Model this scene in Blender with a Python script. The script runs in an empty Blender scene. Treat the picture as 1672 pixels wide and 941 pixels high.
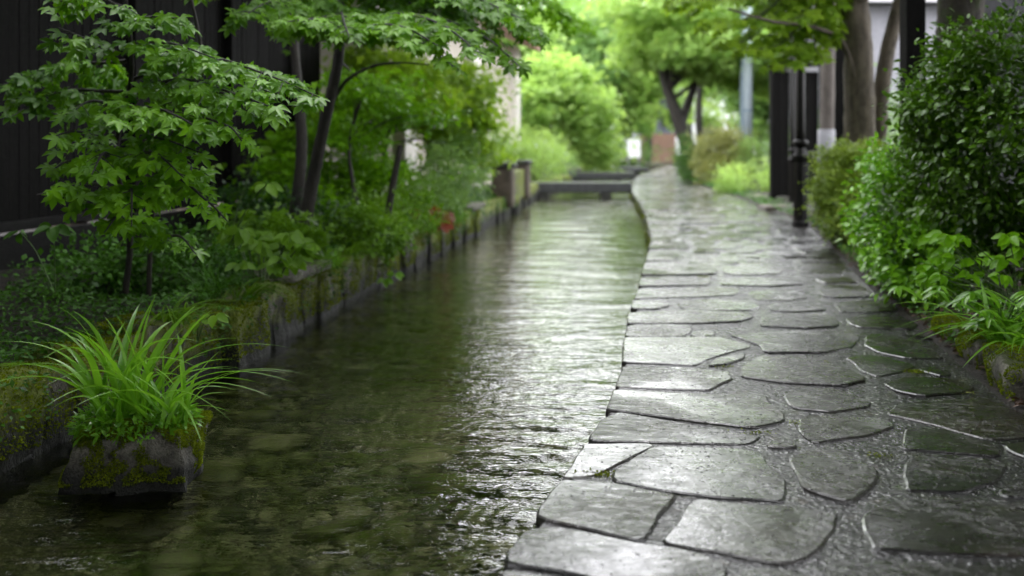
import bpy, math, random
import numpy as np
from mathutils import Vector, Matrix, noise as mnoise

random.seed(7)
R = np.random.default_rng(11)
scn = bpy.context.scene
COL = scn.collection
rad = math.radians
F = 1672.0
HZ = 235.0
CAMH = 1.2
WATER = -0.22

def at(px, py, Z):
    """point of the place seen at photo pixel (px, py) at depth Z metres"""
    return np.array([(px - 836) / F * Z, Z, CAMH + (HZ - py) / F * Z])

def flat(px, py, h=0.0):
    Z = (CAMH - h) * F / (py - HZ)
    return np.array([(px - 836) / F * Z, Z, h])

# ------------------------------------------------------------------ helpers
def tag(o, label=None, cat=None, group=None, kind=None):
    if label: o['label'] = label
    if cat: o['category'] = cat
    if group: o['group'] = group
    if kind: o['kind'] = kind
    return o

def empty(name, loc, label=None, cat=None, group=None):
    o = bpy.data.objects.new(name, None)
    o.empty_display_size = 0.2
    o.location = Vector([float(c) for c in loc])
    COL.objects.link(o)
    return tag(o, label, cat, group)

def link(name, me, parent=None, mats=()):
    o = bpy.data.objects.new(name, me)
    for m in mats: me.materials.append(m)
    COL.objects.link(o)
    if parent is not None:
        o.parent = parent
        o.matrix_parent_inverse = Matrix.Translation(-parent.location)
    return o

def np_mesh(name, V, faces, smooth=True, tint=None, midx=None):
    """faces: list of (n,k) int arrays"""
    me = bpy.data.meshes.new(name)
    V = np.asarray(V, dtype=np.float32)
    me.vertices.add(len(V)); me.vertices.foreach_set('co', V.ravel())
    faces = [np.asarray(f, dtype=np.int32) for f in faces if len(f)]
    nl = sum(f.size for f in faces); nf = sum(len(f) for f in faces)
    me.loops.add(nl); me.polygons.add(nf)
    li = np.concatenate([f.ravel() for f in faces])
    tot = np.concatenate([np.full(len(f), f.shape[1], dtype=np.int32) for f in faces])
    st = np.concatenate([[0], np.cumsum(tot)[:-1]]).astype(np.int32)
    me.loops.foreach_set('vertex_index', li)
    me.polygons.foreach_set('loop_start', st)
    me.polygons.foreach_set('loop_total', tot)
    if smooth: me.polygons.foreach_set('use_smooth', np.ones(nf, dtype=bool))
    if midx is not None: me.polygons.foreach_set('material_index', np.asarray(midx, dtype=np.int32))
    if tint is not None:
        a = me.attributes.new('tint', 'FLOAT', 'POINT')
        a.data.foreach_set('value', np.asarray(tint, dtype=np.float32))
    me.update(calc_edges=True)
    return me

class MB:
    """collects quads / tris / ngons into one mesh"""
    def __init__(s): s.V = []; s.F = []; s.M = []; s.T = []; s.n = 0
    def add(s, V, Fs, m=0, t=0.5):
        for f in Fs: s.F.append([i + s.n for i in f]); s.M.append(m)
        s.V.extend([tuple(v) for v in V]); s.n += len(V)
        s.T.extend([t] * len(V))
    def box(s, lo, hi, m=0, t=0.5, bev=0.0):
        x0, y0, z0 = lo; x1, y1, z1 = hi
        V = [(x0,y0,z0),(x1,y0,z0),(x1,y1,z0),(x0,y1,z0),(x0,y0,z1),(x1,y0,z1),(x1,y1,z1),(x0,y1,z1)]
        s.add(V, [(3,2,1,0),(4,5,6,7),(0,1,5,4),(1,2,6,5),(2,3,7,6),(3,0,4,7)], m, t)
    def obox(s, A, B, w, z0, z1, m=0, t=0.5):
        """box whose centre line runs A->B in plan, width w"""
        A = np.array(A[:2], float); B = np.array(B[:2], float)
        d = B - A; d /= np.linalg.norm(d); n = np.array([-d[1], d[0]]) * w / 2
        P = [A - n, B - n, B + n, A + n]
        V = [(p[0], p[1], z0) for p in P] + [(p[0], p[1], z1) for p in P]
        s.add(V, [(3,2,1,0),(4,5,6,7),(0,1,5,4),(1,2,6,5),(2,3,7,6),(3,0,4,7)], m, t)
    def lathe(s, c, prof, n=16, m=0, t=0.5):
        V = []; Fs = []
        for (r, z) in prof:
            for k in range(n):
                a = 2 * math.pi * k / n
                V.append((c[0] + r * math.cos(a), c[1] + r * math.sin(a), c[2] + z))
        for j in range(len(prof) - 1):
            for k in range(n):
                a, b = j * n + k, j * n + (k + 1) % n
                Fs.append((a, b, b + n, a + n))
        Fs.append(tuple(range(n))[::-1]); Fs.append(tuple(range((len(prof) - 1) * n, len(prof) * n)))
        s.add(V, Fs, m, t)
    def build(s, name, mats, parent=None, smooth=False, bevel=0.0):
        me = bpy.data.meshes.new(name)
        me.from_pydata(s.V, [], s.F)
        for p, m in zip(me.polygons, s.M): p.material_index = m; p.use_smooth = smooth
        a = me.attributes.new('tint', 'FLOAT', 'POINT'); a.data.foreach_set('value', s.T)
        if not isinstance(mats, (list, tuple)): mats = [mats]
        o = link(name, me, parent, mats)
        if bevel:
            b = o.modifiers.new('bevel', 'BEVEL'); b.width = bevel; b.segments = 2; b.limit_method = 'ANGLE'
        return o

def tube(P, r, sides=8, rough=0.0, seed=0):
    """tapered tube along points; returns V, quads"""
    P = np.asarray(P, float); r = np.asarray(r, float); n = len(P)
    T = np.gradient(P, axis=0); T /= np.linalg.norm(T, axis=1, keepdims=True) + 1e-9
    ref = np.array([0.0, 1.0, 0.0]) if abs(T[0][1]) < 0.8 else np.array([1.0, 0, 0])
    A = np.cross(T, ref); A /= np.linalg.norm(A, axis=1, keepdims=True) + 1e-9
    B = np.cross(T, A)
    th = np.linspace(0, 2 * np.pi, sides, endpoint=False)
    rg = np.random.default_rng(seed)
    rr = r[:, None] * (1 + rough * (np.sin(2 * th + rg.uniform(0, 6))[None] * .5 + rg.normal(0, .5, (n, sides)) * .6))
    V = P[:, None] + rr[..., None] * (np.cos(th)[None, :, None] * A[:, None] + np.sin(th)[None, :, None] * B[:, None])
    idx = np.arange(n * sides).reshape(n, sides)
    Q = np.stack([idx[:-1], np.roll(idx, -1, 1)[:-1], np.roll(idx, -1, 1)[1:], idx[1:]], -1).reshape(-1, 4)
    return V.reshape(-1, 3), Q

def spline(pts, n=14):
    """Catmull-Rom through points"""
    P = [np.array(p, float) for p in pts]
    P = [2 * P[0] - P[1]] + P + [2 * P[-1] - P[-2]]
    out = []
    for i in range(1, len(P) - 2):
        for t in np.linspace(0, 1, n, endpoint=False):
            a, b, c, d = P[i - 1], P[i], P[i + 1], P[i + 2]
            out.append(.5 * ((2 * b) + (-a + c) * t + (2 * a - 5 * b + 4 * c - d) * t * t + (-a + 3 * b - 3 * c + d) * t ** 3))
    out.append(P[-2])
    return np.array(out)

def tubes_mesh(name, tubes, mat, parent=None):
    V = []; Q = []; n = 0
    for (v, q) in tubes:
        V.append(v); Q.append(q + n); n += len(v)
    V = np.concatenate(V)
    me = np_mesh(name, V, [np.concatenate(Q)], tint=np.full(len(V), .5))
    return link(name, me, parent, [mat])

def wob(p, f=1.0):
    return mnoise.noise(Vector((p[0] * f, p[1] * f, p[2] * f)))

# ------------------------------------------------------------------ leaf templates: x across, y along, z up
def T_palm():
    V = [(0, 0, 0)]; Fs = []
    angs = [-104, -52, 0, 52, 104]; L = [.62, .92, 1.08, .92, .62]
    k0 = 1
    def pt(a, r, z): return (math.sin(rad(a)) * r, math.cos(rad(a)) * r, z)
    for a, l in zip(angs, L):
        i = len(V)
        w = 25
        V += [pt(a - w, l * .44, -.01), pt(a - 17.5, l * .66, .02), pt(a, l, -.16), pt(a + 17.5, l * .66, .02), pt(a + w, l * .44, -.01), pt(a, l * .5, -.06)]
        Fs += [(0, i, i + 5), (i, i + 1, i + 5), (i + 1, i + 2, i + 5), (i + 2, i + 3, i + 5), (i + 3, i + 4, i + 5), (i + 4, 0, i + 5)]
    V = np.array(V); V[:, 1] += .05
    return V, np.array(Fs)
def T_oval(w=.28, curl=.18, fold=.07):
    ys = [0, .18, .42, .68, .88, 1.0]; ws = [.0, .75, 1.0, .8, .38, 0]
    V = []; 
    for y, q in zip(ys, ws):
        z = -curl * y * y
        V += [(-w * q, y, z + fold * q), (0, y, z), (w * q, y, z + fold * q)]
    Fs = []
    for j in range(len(ys) - 1):
        a = j * 3
        for s in (0, 1):
            Fs += [(a + s, a + s + 1, a + s + 4), (a + s, a + s + 4, a + s + 3)]
    Fs = [f for f in Fs]
    return np.array(V, float), np.array(Fs)
def T_small(w=.27):
    V = [(0, 0, 0), (-w, .45, .06), (0, .5, -.02), (w, .45, .06), (0, 1, -.12)]
    return np.array(V, float), np.array([(0, 2, 1), (0, 3, 2), (1, 2, 4), (2, 3, 4)])
def T_dia(w=.33):
    V = [(0, 0, 0), (-w, .5, .05), (w, .5, .05), (0, 1, -.1)]
    return np.array(V, float), np.array([(0, 2, 1), (1, 2, 3)])
def T_trio():   # three leaflets, reads as ragged foliage far away
    V = []; Fs = []
    for a in (-60, 0, 60):
        v, f = T_dia(.24)
        c, s = math.cos(rad(a)), math.sin(rad(a))
        w = np.stack([v[:, 0] * c + v[:, 1] * s, -v[:, 0] * s + v[:, 1] * c, v[:, 2]], 1)
        Fs.append(f + len(V) * 4); V.append(w)
    return np.concatenate(V), np.concatenate(Fs)
PALM, OVAL, OVALW, SMALL, DIA, TRIO = T_palm(), T_oval(), T_oval(.36, .22, .05), T_small(), T_dia(), T_trio()
STAR = T_dia(.2)

def unit(a): return a / (np.linalg.norm(a, axis=-1, keepdims=True) + 1e-9)

class Leaves:
    def __init__(s): s.P = []; s.D = []; s.N = []; s.S = []; s.T = []
    def add(s, P, D, N, S, T):
        s.P.append(np.atleast_2d(P)); s.D.append(np.atleast_2d(D)); s.N.append(np.atleast_2d(N))
        s.S.append(np.atleast_1d(S)); s.T.append(np.atleast_1d(T))
    def build(s, name, tmpl, mat, parent=None):
        P, D, N = np.concatenate(s.P), unit(np.concatenate(s.D)), np.concatenate(s.N)
        S, T = np.concatenate(s.S), np.concatenate(s.T)
        N = unit(N - (N * D).sum(1, keepdims=True) * D)
        X = np.cross(D, N)
        tv, tf = tmpl
        V = P[:, None] + S[:, None, None] * (tv[None, :, 0:1] * X[:, None] + tv[None, :, 1:2] * D[:, None] + tv[None, :, 2:3] * N[:, None])
        n = len(P); k = len(tv)
        Fc = (tf[None] + (np.arange(n) * k)[:, None, None]).reshape(-1, 3)
        me = np_mesh(name, V.reshape(-1, 3), [Fc], tint=np.repeat(np.clip(T, 0, 1), k))
        return link(name, me, parent, [mat])

def crown_leaves(blobs, per, size, cr=.35, flat_=.5, up=.6, tint=(.3, .8), shell=.55, droop=.3, light=(0, 0, 1)):
    """blobs (cx,cy,cz,rx,ry,rz,clusters). clumps of leaves through the crown's volume, denser near its surface"""
    L = Leaves()
    light = np.array(light, float)
    for (cx, cy, cz, rx, ry, rz, nc) in blobs:
        c = np.array([cx, cy, cz]); r = np.array([rx, ry, rz])
        d = unit(R.normal(size=(nc, 3))); q = R.uniform(shell, 1.05, nc)[:, None]
        C = c + d * q * r
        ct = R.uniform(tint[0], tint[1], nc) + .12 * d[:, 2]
        crs = cr * R.uniform(.6, 1.35, nc)
        m = R.integers(int(per * .6), int(per * 1.4) + 1, nc)
        ci = np.repeat(np.arange(nc), m); n = len(ci)
        off = R.normal(size=(n, 3)) * crs[ci][:, None] * np.array([.5, .5, .5 * flat_])
        P = C[ci] + off
        out = unit(off + .5 * d[ci] * crs[ci][:, None] + R.normal(size=(n, 3)) * .1 * cr)
        D = out + R.normal(size=(n, 3)) * .5; D[:, 2] -= droop
        N = R.normal(size=(n, 3)) * .5 + np.array([0, 0, up]) + light * .3 + .4 * d[ci]
        T = ct[ci] + R.normal(size=n) * .12
        L.add(P, D, N, size * R.uniform(.6, 1.25, n), T)
    return L

# ------------------------------------------------------------------ materials
def mat(name):
    m = bpy.data.materials.new(name); m.use_nodes = True
    nt = m.node_tree
    for n in list(nt.nodes): nt.nodes.remove(n)
    return m, nt.nodes, nt.links
def N_(nodes, t, **kw):
    n = nodes.new(t)
    for k, v in kw.items():
        if k in n.inputs: n.inputs[k].default_value = v
        else: setattr(n, k, v)
    return n
def mixc(nodes, links, fac, a, b, mode='MIX'):
    n = nodes.new('ShaderNodeMix'); n.data_type = 'RGBA'; n.blend_type = mode
    for sock, v in ((n.inputs[0], fac), (n.inputs[6], a), (n.inputs[7], b)):
        if hasattr(v, 'links'): links.new(v, sock)
        elif isinstance(v, (int, float)): sock.default_value = v
        else: sock.default_value = (*v, 1)
    return n.outputs[2]
def ramp(nodes, links, src, a, b, va=0.0, vb=1.0):
    n = nodes.new('ShaderNodeMapRange'); links.new(src, n.inputs[0])
    n.inputs[1].default_value = a; n.inputs[2].default_value = b
    n.inputs[3].default_value = va; n.inputs[4].default_value = vb
    return n.outputs[0]
def noise_(nodes, links, vec, scale, detail=5, rough=.55, dist=0.0):
    n = nodes.new('ShaderNodeTexNoise'); n.inputs['Scale'].default_value = scale
    n.inputs['Detail'].default_value = detail; n.inputs['Roughness'].default_value = rough
    n.inputs['Distortion'].default_value = dist
    if vec is not None: links.new(vec, n.inputs['Vector'])
    return n.outputs['Fac']
def coords(nodes, links, scale=(1, 1, 1)):
    t = nodes.new('ShaderNodeNewGeometry'); m = nodes.new('ShaderNodeMapping')
    links.new(t.outputs['Position'], m.inputs[0]); m.inputs['Scale'].default_value = scale
    return m.outputs[0]
def bump(nodes, links, h, strength, dist, normal=None):
    b = nodes.new('ShaderNodeBump'); links.new(h, b.inputs['Height'])
    b.inputs['Strength'].default_value = strength; b.inputs['Distance'].default_value = dist
    if normal is not None: links.new(normal, b.inputs['Normal'])
    return b.outputs[0]

def leaf_mat(name, dark, bright, rough=.32, trans=.35, coat=.0, spec=.5, vein=False):
    m, n, l = mat(name)
    a = N_(n, 'ShaderNodeAttribute', attribute_name='tint')
    c = mixc(n, l, a.outputs['Fac'], dark, bright)
    v = coords(n, l)
    nz = noise_(n, l, v, 60, 2)
    c = mixc(n, l, ramp(n, l, nz, .3, .7, 0, .35), c, tuple(x * .55 for x in bright))
    p = N_(n, 'ShaderNodeBsdfPrincipled', Roughness=rough)
    p.inputs['Specular IOR Level'].default_value = spec
    p.inputs['Coat Weight'].default_value = coat; p.inputs['Coat Roughness'].default_value = .12
    l.new(c, p.inputs['Base Color'])
    nb = noise_(n, l, v, 90, 2)
    l.new(bump(n, l, nb, .35, .004), p.inputs['Normal'])
    t = N_(n, 'ShaderNodeBsdfTranslucent')
    tc = mixc(n, l, .5, c, tuple(min(1, x * q) for x, q in zip(bright, (1.4, 1.4, .75))))
    l.new(tc, t.inputs['Color'])
    mx = N_(n, 'ShaderNodeMixShader'); mx.inputs[0].default_value = trans
    l.new(p.outputs[0], mx.inputs[1]); l.new(t.outputs[0], mx.inputs[2])
    o = N_(n, 'ShaderNodeOutputMaterial'); l.new(mx.outputs[0], o.inputs[0])
    return m

def solid(name, c1, c2, scale=6, rough=.5, bumps=.3, bd=.01, stretch=(1, 1, 1), metal=0, spec=.5, moss=None, mscale=4, mth=.55, coat=0, wet=None):
    m, n, l = mat(name)
    v = coords(n, l, stretch)
    nz = noise_(n, l, v, scale, 7, .65)
    c = mixc(n, l, ramp(n, l, nz, .35, .68), c1, c2)
    w = coords(n, l)
    fine = noise_(n, l, v, scale * 7, 4, .7)
    c = mixc(n, l, ramp(n, l, fine, .35, .75, 0, .45), c, tuple(x * .45 for x in c1))
    if moss:
        g = N_(n, 'ShaderNodeNewGeometry'); s = N_(n, 'ShaderNodeSeparateXYZ'); l.new(g.outputs['Normal'], s.inputs[0])
        mz = noise_(n, l, w, mscale, 6, .7)
        add = N_(n, 'ShaderNodeMath', operation='MULTIPLY_ADD'); l.new(s.outputs[2], add.inputs[0]); add.inputs[1].default_value = .1; l.new(mz, add.inputs[2])
        mm = ramp(n, l, add.outputs[0], mth, mth + .12)
        mc = mixc(n, l, noise_(n, l, w, 45, 3), moss, tuple(x * .35 for x in moss))
        c = mixc(n, l, mm, c, mc)
    if wet is not None:  # darker soaked band at the waterline
        g2 = N_(n, 'ShaderNodeNewGeometry'); s2 = N_(n, 'ShaderNodeSeparateXYZ'); l.new(g2.outputs['Position'], s2.inputs[0])
        ad = N_(n, 'ShaderNodeMath', operation='MULTIPLY_ADD'); l.new(nz, ad.inputs[0]); ad.inputs[1].default_value = -.12; l.new(s2.outputs[2], ad.inputs[2])
        c = mixc(n, l, ramp(n, l, ad.outputs[0], wet - .06, wet + .05, 1, 0), c, (.012, .013, .01))
    p = N_(n, 'ShaderNodeBsdfPrincipled', Roughness=rough, Metallic=metal)
    p.inputs['Specular IOR Level'].default_value = spec; p.inputs['Coat Weight'].default_value = coat
    p.inputs['Coat Roughness'].default_value = .15
    l.new(c, p.inputs['Base Color'])
    hh = N_(n, 'ShaderNodeMath', operation='ADD'); l.new(nz, hh.inputs[0]); l.new(fine, hh.inputs[1])
    l.new(bump(n, l, hh.outputs[0], bumps, bd), p.inputs['Normal'])
    l.new(ramp(n, l, fine, .3, .7, rough * .7, min(1, rough * 1.35)), p.inputs['Roughness'])
    o = N_(n, 'ShaderNodeOutputMaterial'); l.new(p.outputs[0], o.inputs[0])
    return m

M = {}
M['maple'] = leaf_mat('maple leaves', (.034, .125, .004), (.20, .46, .010), .36, .38, coat=.05, spec=.25)
M['maple_mid'] = leaf_mat('maple leaves overhead', (.036, .12, .004), (.20, .44, .010), .4, .42, coat=.03, spec=.2)
M['sunny'] = leaf_mat('yellow green leaves', (.09, .22, .015), (.32, .50, .035), .45, .5, spec=.3)  # backlit brightness is put into the lighter leaf colour
M['far_bright'] = leaf_mat('hazed light green leaves', (.13, .26, .06), (.42, .60, .17), .5, .5, spec=.3)  # light foliage paled further: distance haze is put into the colour
M['far_mid'] = leaf_mat('mid green leaves', (.07, .17, .045), (.24, .40, .11), .5, .45, spec=.3)
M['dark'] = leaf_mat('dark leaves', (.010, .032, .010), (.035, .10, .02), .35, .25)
M['glossy_dark'] = leaf_mat('dark glossy leaves', (.012, .045, .003), (.11, .25, .010), .3, .25, coat=.15, spec=.35)
M['glossy'] = leaf_mat('bright glossy leaves', (.05, .18, .010), (.25, .54, .026), .26, .3, coat=.35)
M['olive'] = leaf_mat('olive leaves', (.09, .17, .02), (.34, .48, .06), .42, .3)
M['azalea'] = leaf_mat('bronze leaves', (.12, .17, .05), (.33, .34, .11), .5, .4)
M['fern'] = leaf_mat('soft undergrowth leaves', (.032, .10, .006), (.18, .36, .02), .45, .35, spec=.3)
M['grass'] = leaf_mat('grass blades', (.05, .18, .010), (.21, .46, .028), .33, .4, coat=.2)
M['cover'] = leaf_mat('ground cover leaves', (.013, .05, .006), (.085, .24, .016), .45, .25, spec=.3)
M['moss'] = leaf_mat('moss', (.02, .035, .003), (.24, .31, .012), .8, .3, spec=.2)
M['red'] = leaf_mat('rusty leaves', (.12, .02, .01), (.35, .07, .03), .5, .3)
M['litter'] = leaf_mat('dead leaves', (.025, .014, .009), (.11, .06, .035), .6, .15)
M['stem'] = solid('green stem', (.06, .13, .03), (.1, .17, .04), 30, .45, .2, .002)
M['bark'] = solid('bark', (.085, .07, .05), (.26, .22, .16), 10, .75, .9, .03, (1, 1, .35), moss=(.05, .06, .02), mscale=3, mth=.6)
M['bark_dark'] = solid('wet dark bark', (.012, .01, .008), (.04, .032, .024), 14, .55, .8, .02, (1, 1, .3))
M['bark_moss'] = solid('mossy bark', (.03, .025, .018), (.08, .065, .045), 12, .7, .9, .02, (1, 1, .5), moss=(.05, .075, .012), mscale=6, mth=.5)
M['bark_grey'] = solid('grey bark', (.13, .11, .10), (.24, .21, .19), 9, .75, .6, .02, (1, 1, .4))
M['white_bark'] = solid('whitewashed bark', (.3, .3, .33), (.42, .42, .46), 9, .7, .4, .01)
M['blackwood'] = solid('black stained timber', (.0025, .0024, .0022), (.008, .0075, .007), 5, .7, .5, .006, (9, 9, .5), spec=.1)
M['blackrail'] = solid('black timber rail', (.004, .004, .004), (.012, .0115, .011), 5, .6, .4, .006, (1, .6, 8), spec=.18)
M['blackmetal'] = solid('black painted iron', (.005, .0045, .0045), (.012, .011, .010), 20, .45, .15, .002, spec=.25)
M['pole'] = solid('pale blue grey paint', (.33, .4, .46), (.42, .48, .53), 4, .45, .1, .002)
M['poledark'] = solid('steel blue paint', (.16, .22, .27), (.2, .26, .3), 4, .45, .1, .002)
M['wallstone'] = solid('wet wall stone', (.02, .018, .013), (.17, .16, .125), 7, .5, 1.0, .05, (1, 1, .45), moss=(.22, .28, .02), mscale=3.2, mth=.43, wet=-.1)
M['planter'] = solid('weathered planter stone', (.035, .032, .024), (.38, .36, .30), 9, .6, 1.0, .035, moss=(.07, .09, .012), mscale=5, mth=.52, wet=-.16)
M['pillar'] = solid('brown grey stone', (.05, .038, .028), (.14, .11, .085), 6, .55, .6, .02, moss=(.1, .13, .03), mscale=3, mth=.6)
M['bridge'] = solid('wet granite slab', (.04, .042, .044), (.085, .088, .09), 14, .22, .3, .006)
M['bridgeleg'] = solid('dark granite', (.03, .03, .028), (.07, .07, .06), 10, .5, .5, .01)
M['soil'] = solid('dark wet soil', (.012, .009, .006), (.045, .032, .022), 9, .7, 1.0, .05)
M['plaster'] = solid('beige plaster', (.50, .45, .38), (.60, .55, .47), 1.5, .85, .15, .01, (1, 1, .3))
M['plaster2'] = solid('pale pilaster plaster', (.66, .63, .58), (.74, .71, .66), 2, .8, .1, .01)
M['lilac'] = solid('pale grey render', (.24, .24, .27), (.3, .3, .33), 2, .8, .1, .01)
M['white'] = solid('white render', (.75, .77, .79), (.82, .83, .85), 2, .7, .1, .01)
M['slate'] = solid('blue grey cladding', (.09, .11, .14), (.14, .16, .2), 3, .5, .2, .01)
M['darkwall'] = solid('charcoal wall', (.028, .03, .036), (.045, .047, .055), 2, .55, .15, .01)
M['tile'] = solid('terracotta tiles', (.30, .16, .12), (.42, .26, .2), 6, .6, .5, .02)
M['rooft'] = solid('grey roof', (.1, .1, .11), (.15, .15, .16), 6, .5, .4, .02)
M['glass'] = solid('dark window glass', (.02, .03, .035), (.05, .06, .07), 2, .08, .0, .001)

def brick_mat():
    m, n, l = mat('red brick')
    g = N_(n, 'ShaderNodeNewGeometry'); mp = N_(n, 'ShaderNodeMapping'); l.new(g.outputs['Position'], mp.inputs[0])
    mp.inputs['Rotation'].default_value = (rad(90), 0, 0)
    b = N_(n, 'ShaderNodeTexBrick'); l.new(mp.outputs[0], b.inputs[0]); b.inputs['Scale'].default_value = 2.4
    b.inputs['Color1'].default_value = (.17, .085, .06, 1); b.inputs['Color2'].default_value = (.23, .115, .08, 1); b.inputs['Mortar'].default_value = (.3, .25, .2, 1)
    p = N_(n, 'ShaderNodeBsdfPrincipled', Roughness=.8); l.new(b.outputs[0], p.inputs['Base Color'])
    o = N_(n, 'ShaderNodeOutputMaterial'); l.new(p.outputs[0], o.inputs[0]); return m
M['brick'] = brick_mat()

def flag_mat():
    m, n, l = mat('wet flagstone')
    a = N_(n, 'ShaderNodeAttribute', attribute_name='tint').outputs['Fac']
    v = coords(n, l)
    g = N_(n, 'ShaderNodeNewGeometry')
    comb = N_(n, 'ShaderNodeCombineXYZ'); l.new(a, comb.inputs[2])
    off = N_(n, 'ShaderNodeVectorMath', operation='MULTIPLY_ADD')
    l.new(comb.outputs[0], off.inputs[0]); off.inputs[1].default_value = (1, 1, 37); l.new(g.outputs['Position'], off.inputs[2])
    P = off.outputs[0]
    big = noise_(n, l, P, 2.6, 6, .6)
    c = mixc(n, l, ramp(n, l, big, .35, .65), (.005, .0044, .0034), (.022, .018, .013))
    c = mixc(n, l, ramp(n, l, a, 0, 1, .0, .6), c, (.016, .017, .018))
    c = mixc(n, l, ramp(n, l, noise_(n, l, P, 2.2, 4, .6), .55, .7, 0, .6), c, (.034, .022, .012))
    c = mixc(n, l, ramp(n, l, noise_(n, l, P, 17, 4, .7), .62, .72, 0, .5), c, (.05, .05, .045))
    # green algae bloom on some stones
    gz = noise_(n, l, P, 3.1, 5, .6)
    c = mixc(n, l, ramp(n, l, gz, .60, .72, 0, .75), c, (.026, .028, .008))
    fine = noise_(n, l, P, 42, 5, .75)
    c = mixc(n, l, ramp(n, l, fine, .35, .75, 0, .5), c, (.02, .018, .016))
    p = N_(n, 'ShaderNodeBsdfPrincipled'); l.new(c, p.inputs['Base Color'])
    p.inputs['Specular IOR Level'].default_value = .3
    mp = N_(n, 'ShaderNodeMapping'); l.new(P, mp.inputs[0]); mp.inputs['Scale'].default_value = (1, 1.8, 1); mp.inputs['Rotation'].default_value = (0, 0, .45)
    cleft = noise_(n, l, mp.outputs[0], 13, 5, .62, 1.6)      # cleft slate ridges, strong on some stones only
    sel = ramp(n, l, noise_(n, l, P, 1.7, 2, .5), .42, .62, .12, 1.0)
    cs = N_(n, 'ShaderNodeMath', operation='MULTIPLY'); l.new(cleft, cs.inputs[0]); l.new(sel, cs.inputs[1])
    n1 = bump(n, l, cs.outputs[0], .75, .017)
    n2 = bump(n, l, noise_(n, l, P, 4.0, 2, .5), .4, .012, n1)
    n3 = bump(n, l, noise_(n, l, P, 70, 3, .6), .35, .003, n2)
    l.new(n3, p.inputs['Normal'])
    l.new(ramp(n, l, noise_(n, l, P, 11, 5, .65), .32, .68, .18, .42), p.inputs['Roughness'])
    wet = ramp(n, l, noise_(n, l, P, 24, 6, .7), .36, .56, .55, 1.0)
    l.new(wet, p.inputs['Coat Weight']); p.inputs['Coat IOR'].default_value = 1.5
    l.new(ramp(n, l, noise_(n, l, P, 9, 4, .6), .3, .7, .03, .16), p.inputs['Coat Roughness'])
    n4 = bump(n, l, noise_(n, l, P, 52, 2, .55), .4, .004, n2)
    l.new(n4, p.inputs['Coat Normal'])
    o = N_(n, 'ShaderNodeOutputMaterial'); l.new(p.outputs[0], o.inputs[0]); return m
M['flag'] = flag_mat()

def mortar_mat():
    m, n, l = mat('wet mortar joints')
    v = coords(n, l)
    a = noise_(n, l, v, 90, 4, .7); b = noise_(n, l, v, 4, 5, .6)
    c = mixc(n, l, ramp(n, l, a, .3, .7), (.004, .004, .004), (.028, .028, .027))
    c = mixc(n, l, ramp(n, l, b, .57, .68, 0, .7), c, (.03, .05, .008))
    c = mixc(n, l, ramp(n, l, noise_(n, l, v, 8, 3), .62, .7, 0, .5), c, (.06, .035, .02))
    p = N_(n, 'ShaderNodeBsdfPrincipled'); l.new(c, p.inputs['Base Color'])
    p.inputs['Specular IOR Level'].default_value = .35
    l.new(ramp(n, l, b, .35, .6, .2, .4), p.inputs['Roughness'])
    n2 = bump(n, l, noise_(n, l, v, 9, 3, .6), .6, .016)
    n1 = bump(n, l, noise_(n, l, v, 42, 4, .65), .8, .010, n2)
    l.new(n1, p.inputs['Normal'])
    l.new(ramp(n, l, noise_(n, l, v, 30, 5, .7), .42, .56, .15, 1.0), p.inputs['Coat Weight']); p.inputs['Coat Roughness'].default_value = .04
    l.new(bump(n, l, noise_(n, l, v, 46, 1, .5), 1.0, .016, n2), p.inputs['Coat Normal'])
    o = N_(n, 'ShaderNodeOutputMaterial'); l.new(p.outputs[0], o.inputs[0]); return m
M['mortar'] = mortar_mat()

def bed_mat():
    m, n, l = mat('canal bed')
    v = coords(n, l)
    vo = N_(n, 'ShaderNodeTexVoronoi'); l.new(v, vo.inputs['Vector']); vo.inputs['Scale'].default_value = 7
    vd = noise_(n, l, v, 2.2, 6, .65)
    c = mixc(n, l, vo.outputs['Color'], (.015, .014, .008), (.09, .08, .05))
    c = mixc(n, l, ramp(n, l, vd, .38, .62), c, (.055, .065, .012))
    c = mixc(n, l, ramp(n, l, noise_(n, l, v, 1.1, 4), .42, .56), c, (.014, .015, .008))
    fl = noise_(n, l, v, 26, 6, .75)
    c = mixc(n, l, ramp(n, l, fl, .52, .62, 0, .9), c, (.42, .40, .28))  # pale flecks put caustic light into the pebbly bed colour
    p = N_(n, 'ShaderNodeBsdfPrincipled', Roughness=.8); l.new(c, p.inputs['Base Color'])
    l.new(bump(n, l, vo.outputs['Distance'], .6, .05), p.inputs['Normal'])
    o = N_(n, 'ShaderNodeOutputMaterial'); l.new(p.outputs[0], o.inputs[0]); return m
M['bed'] = bed_mat()

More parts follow.
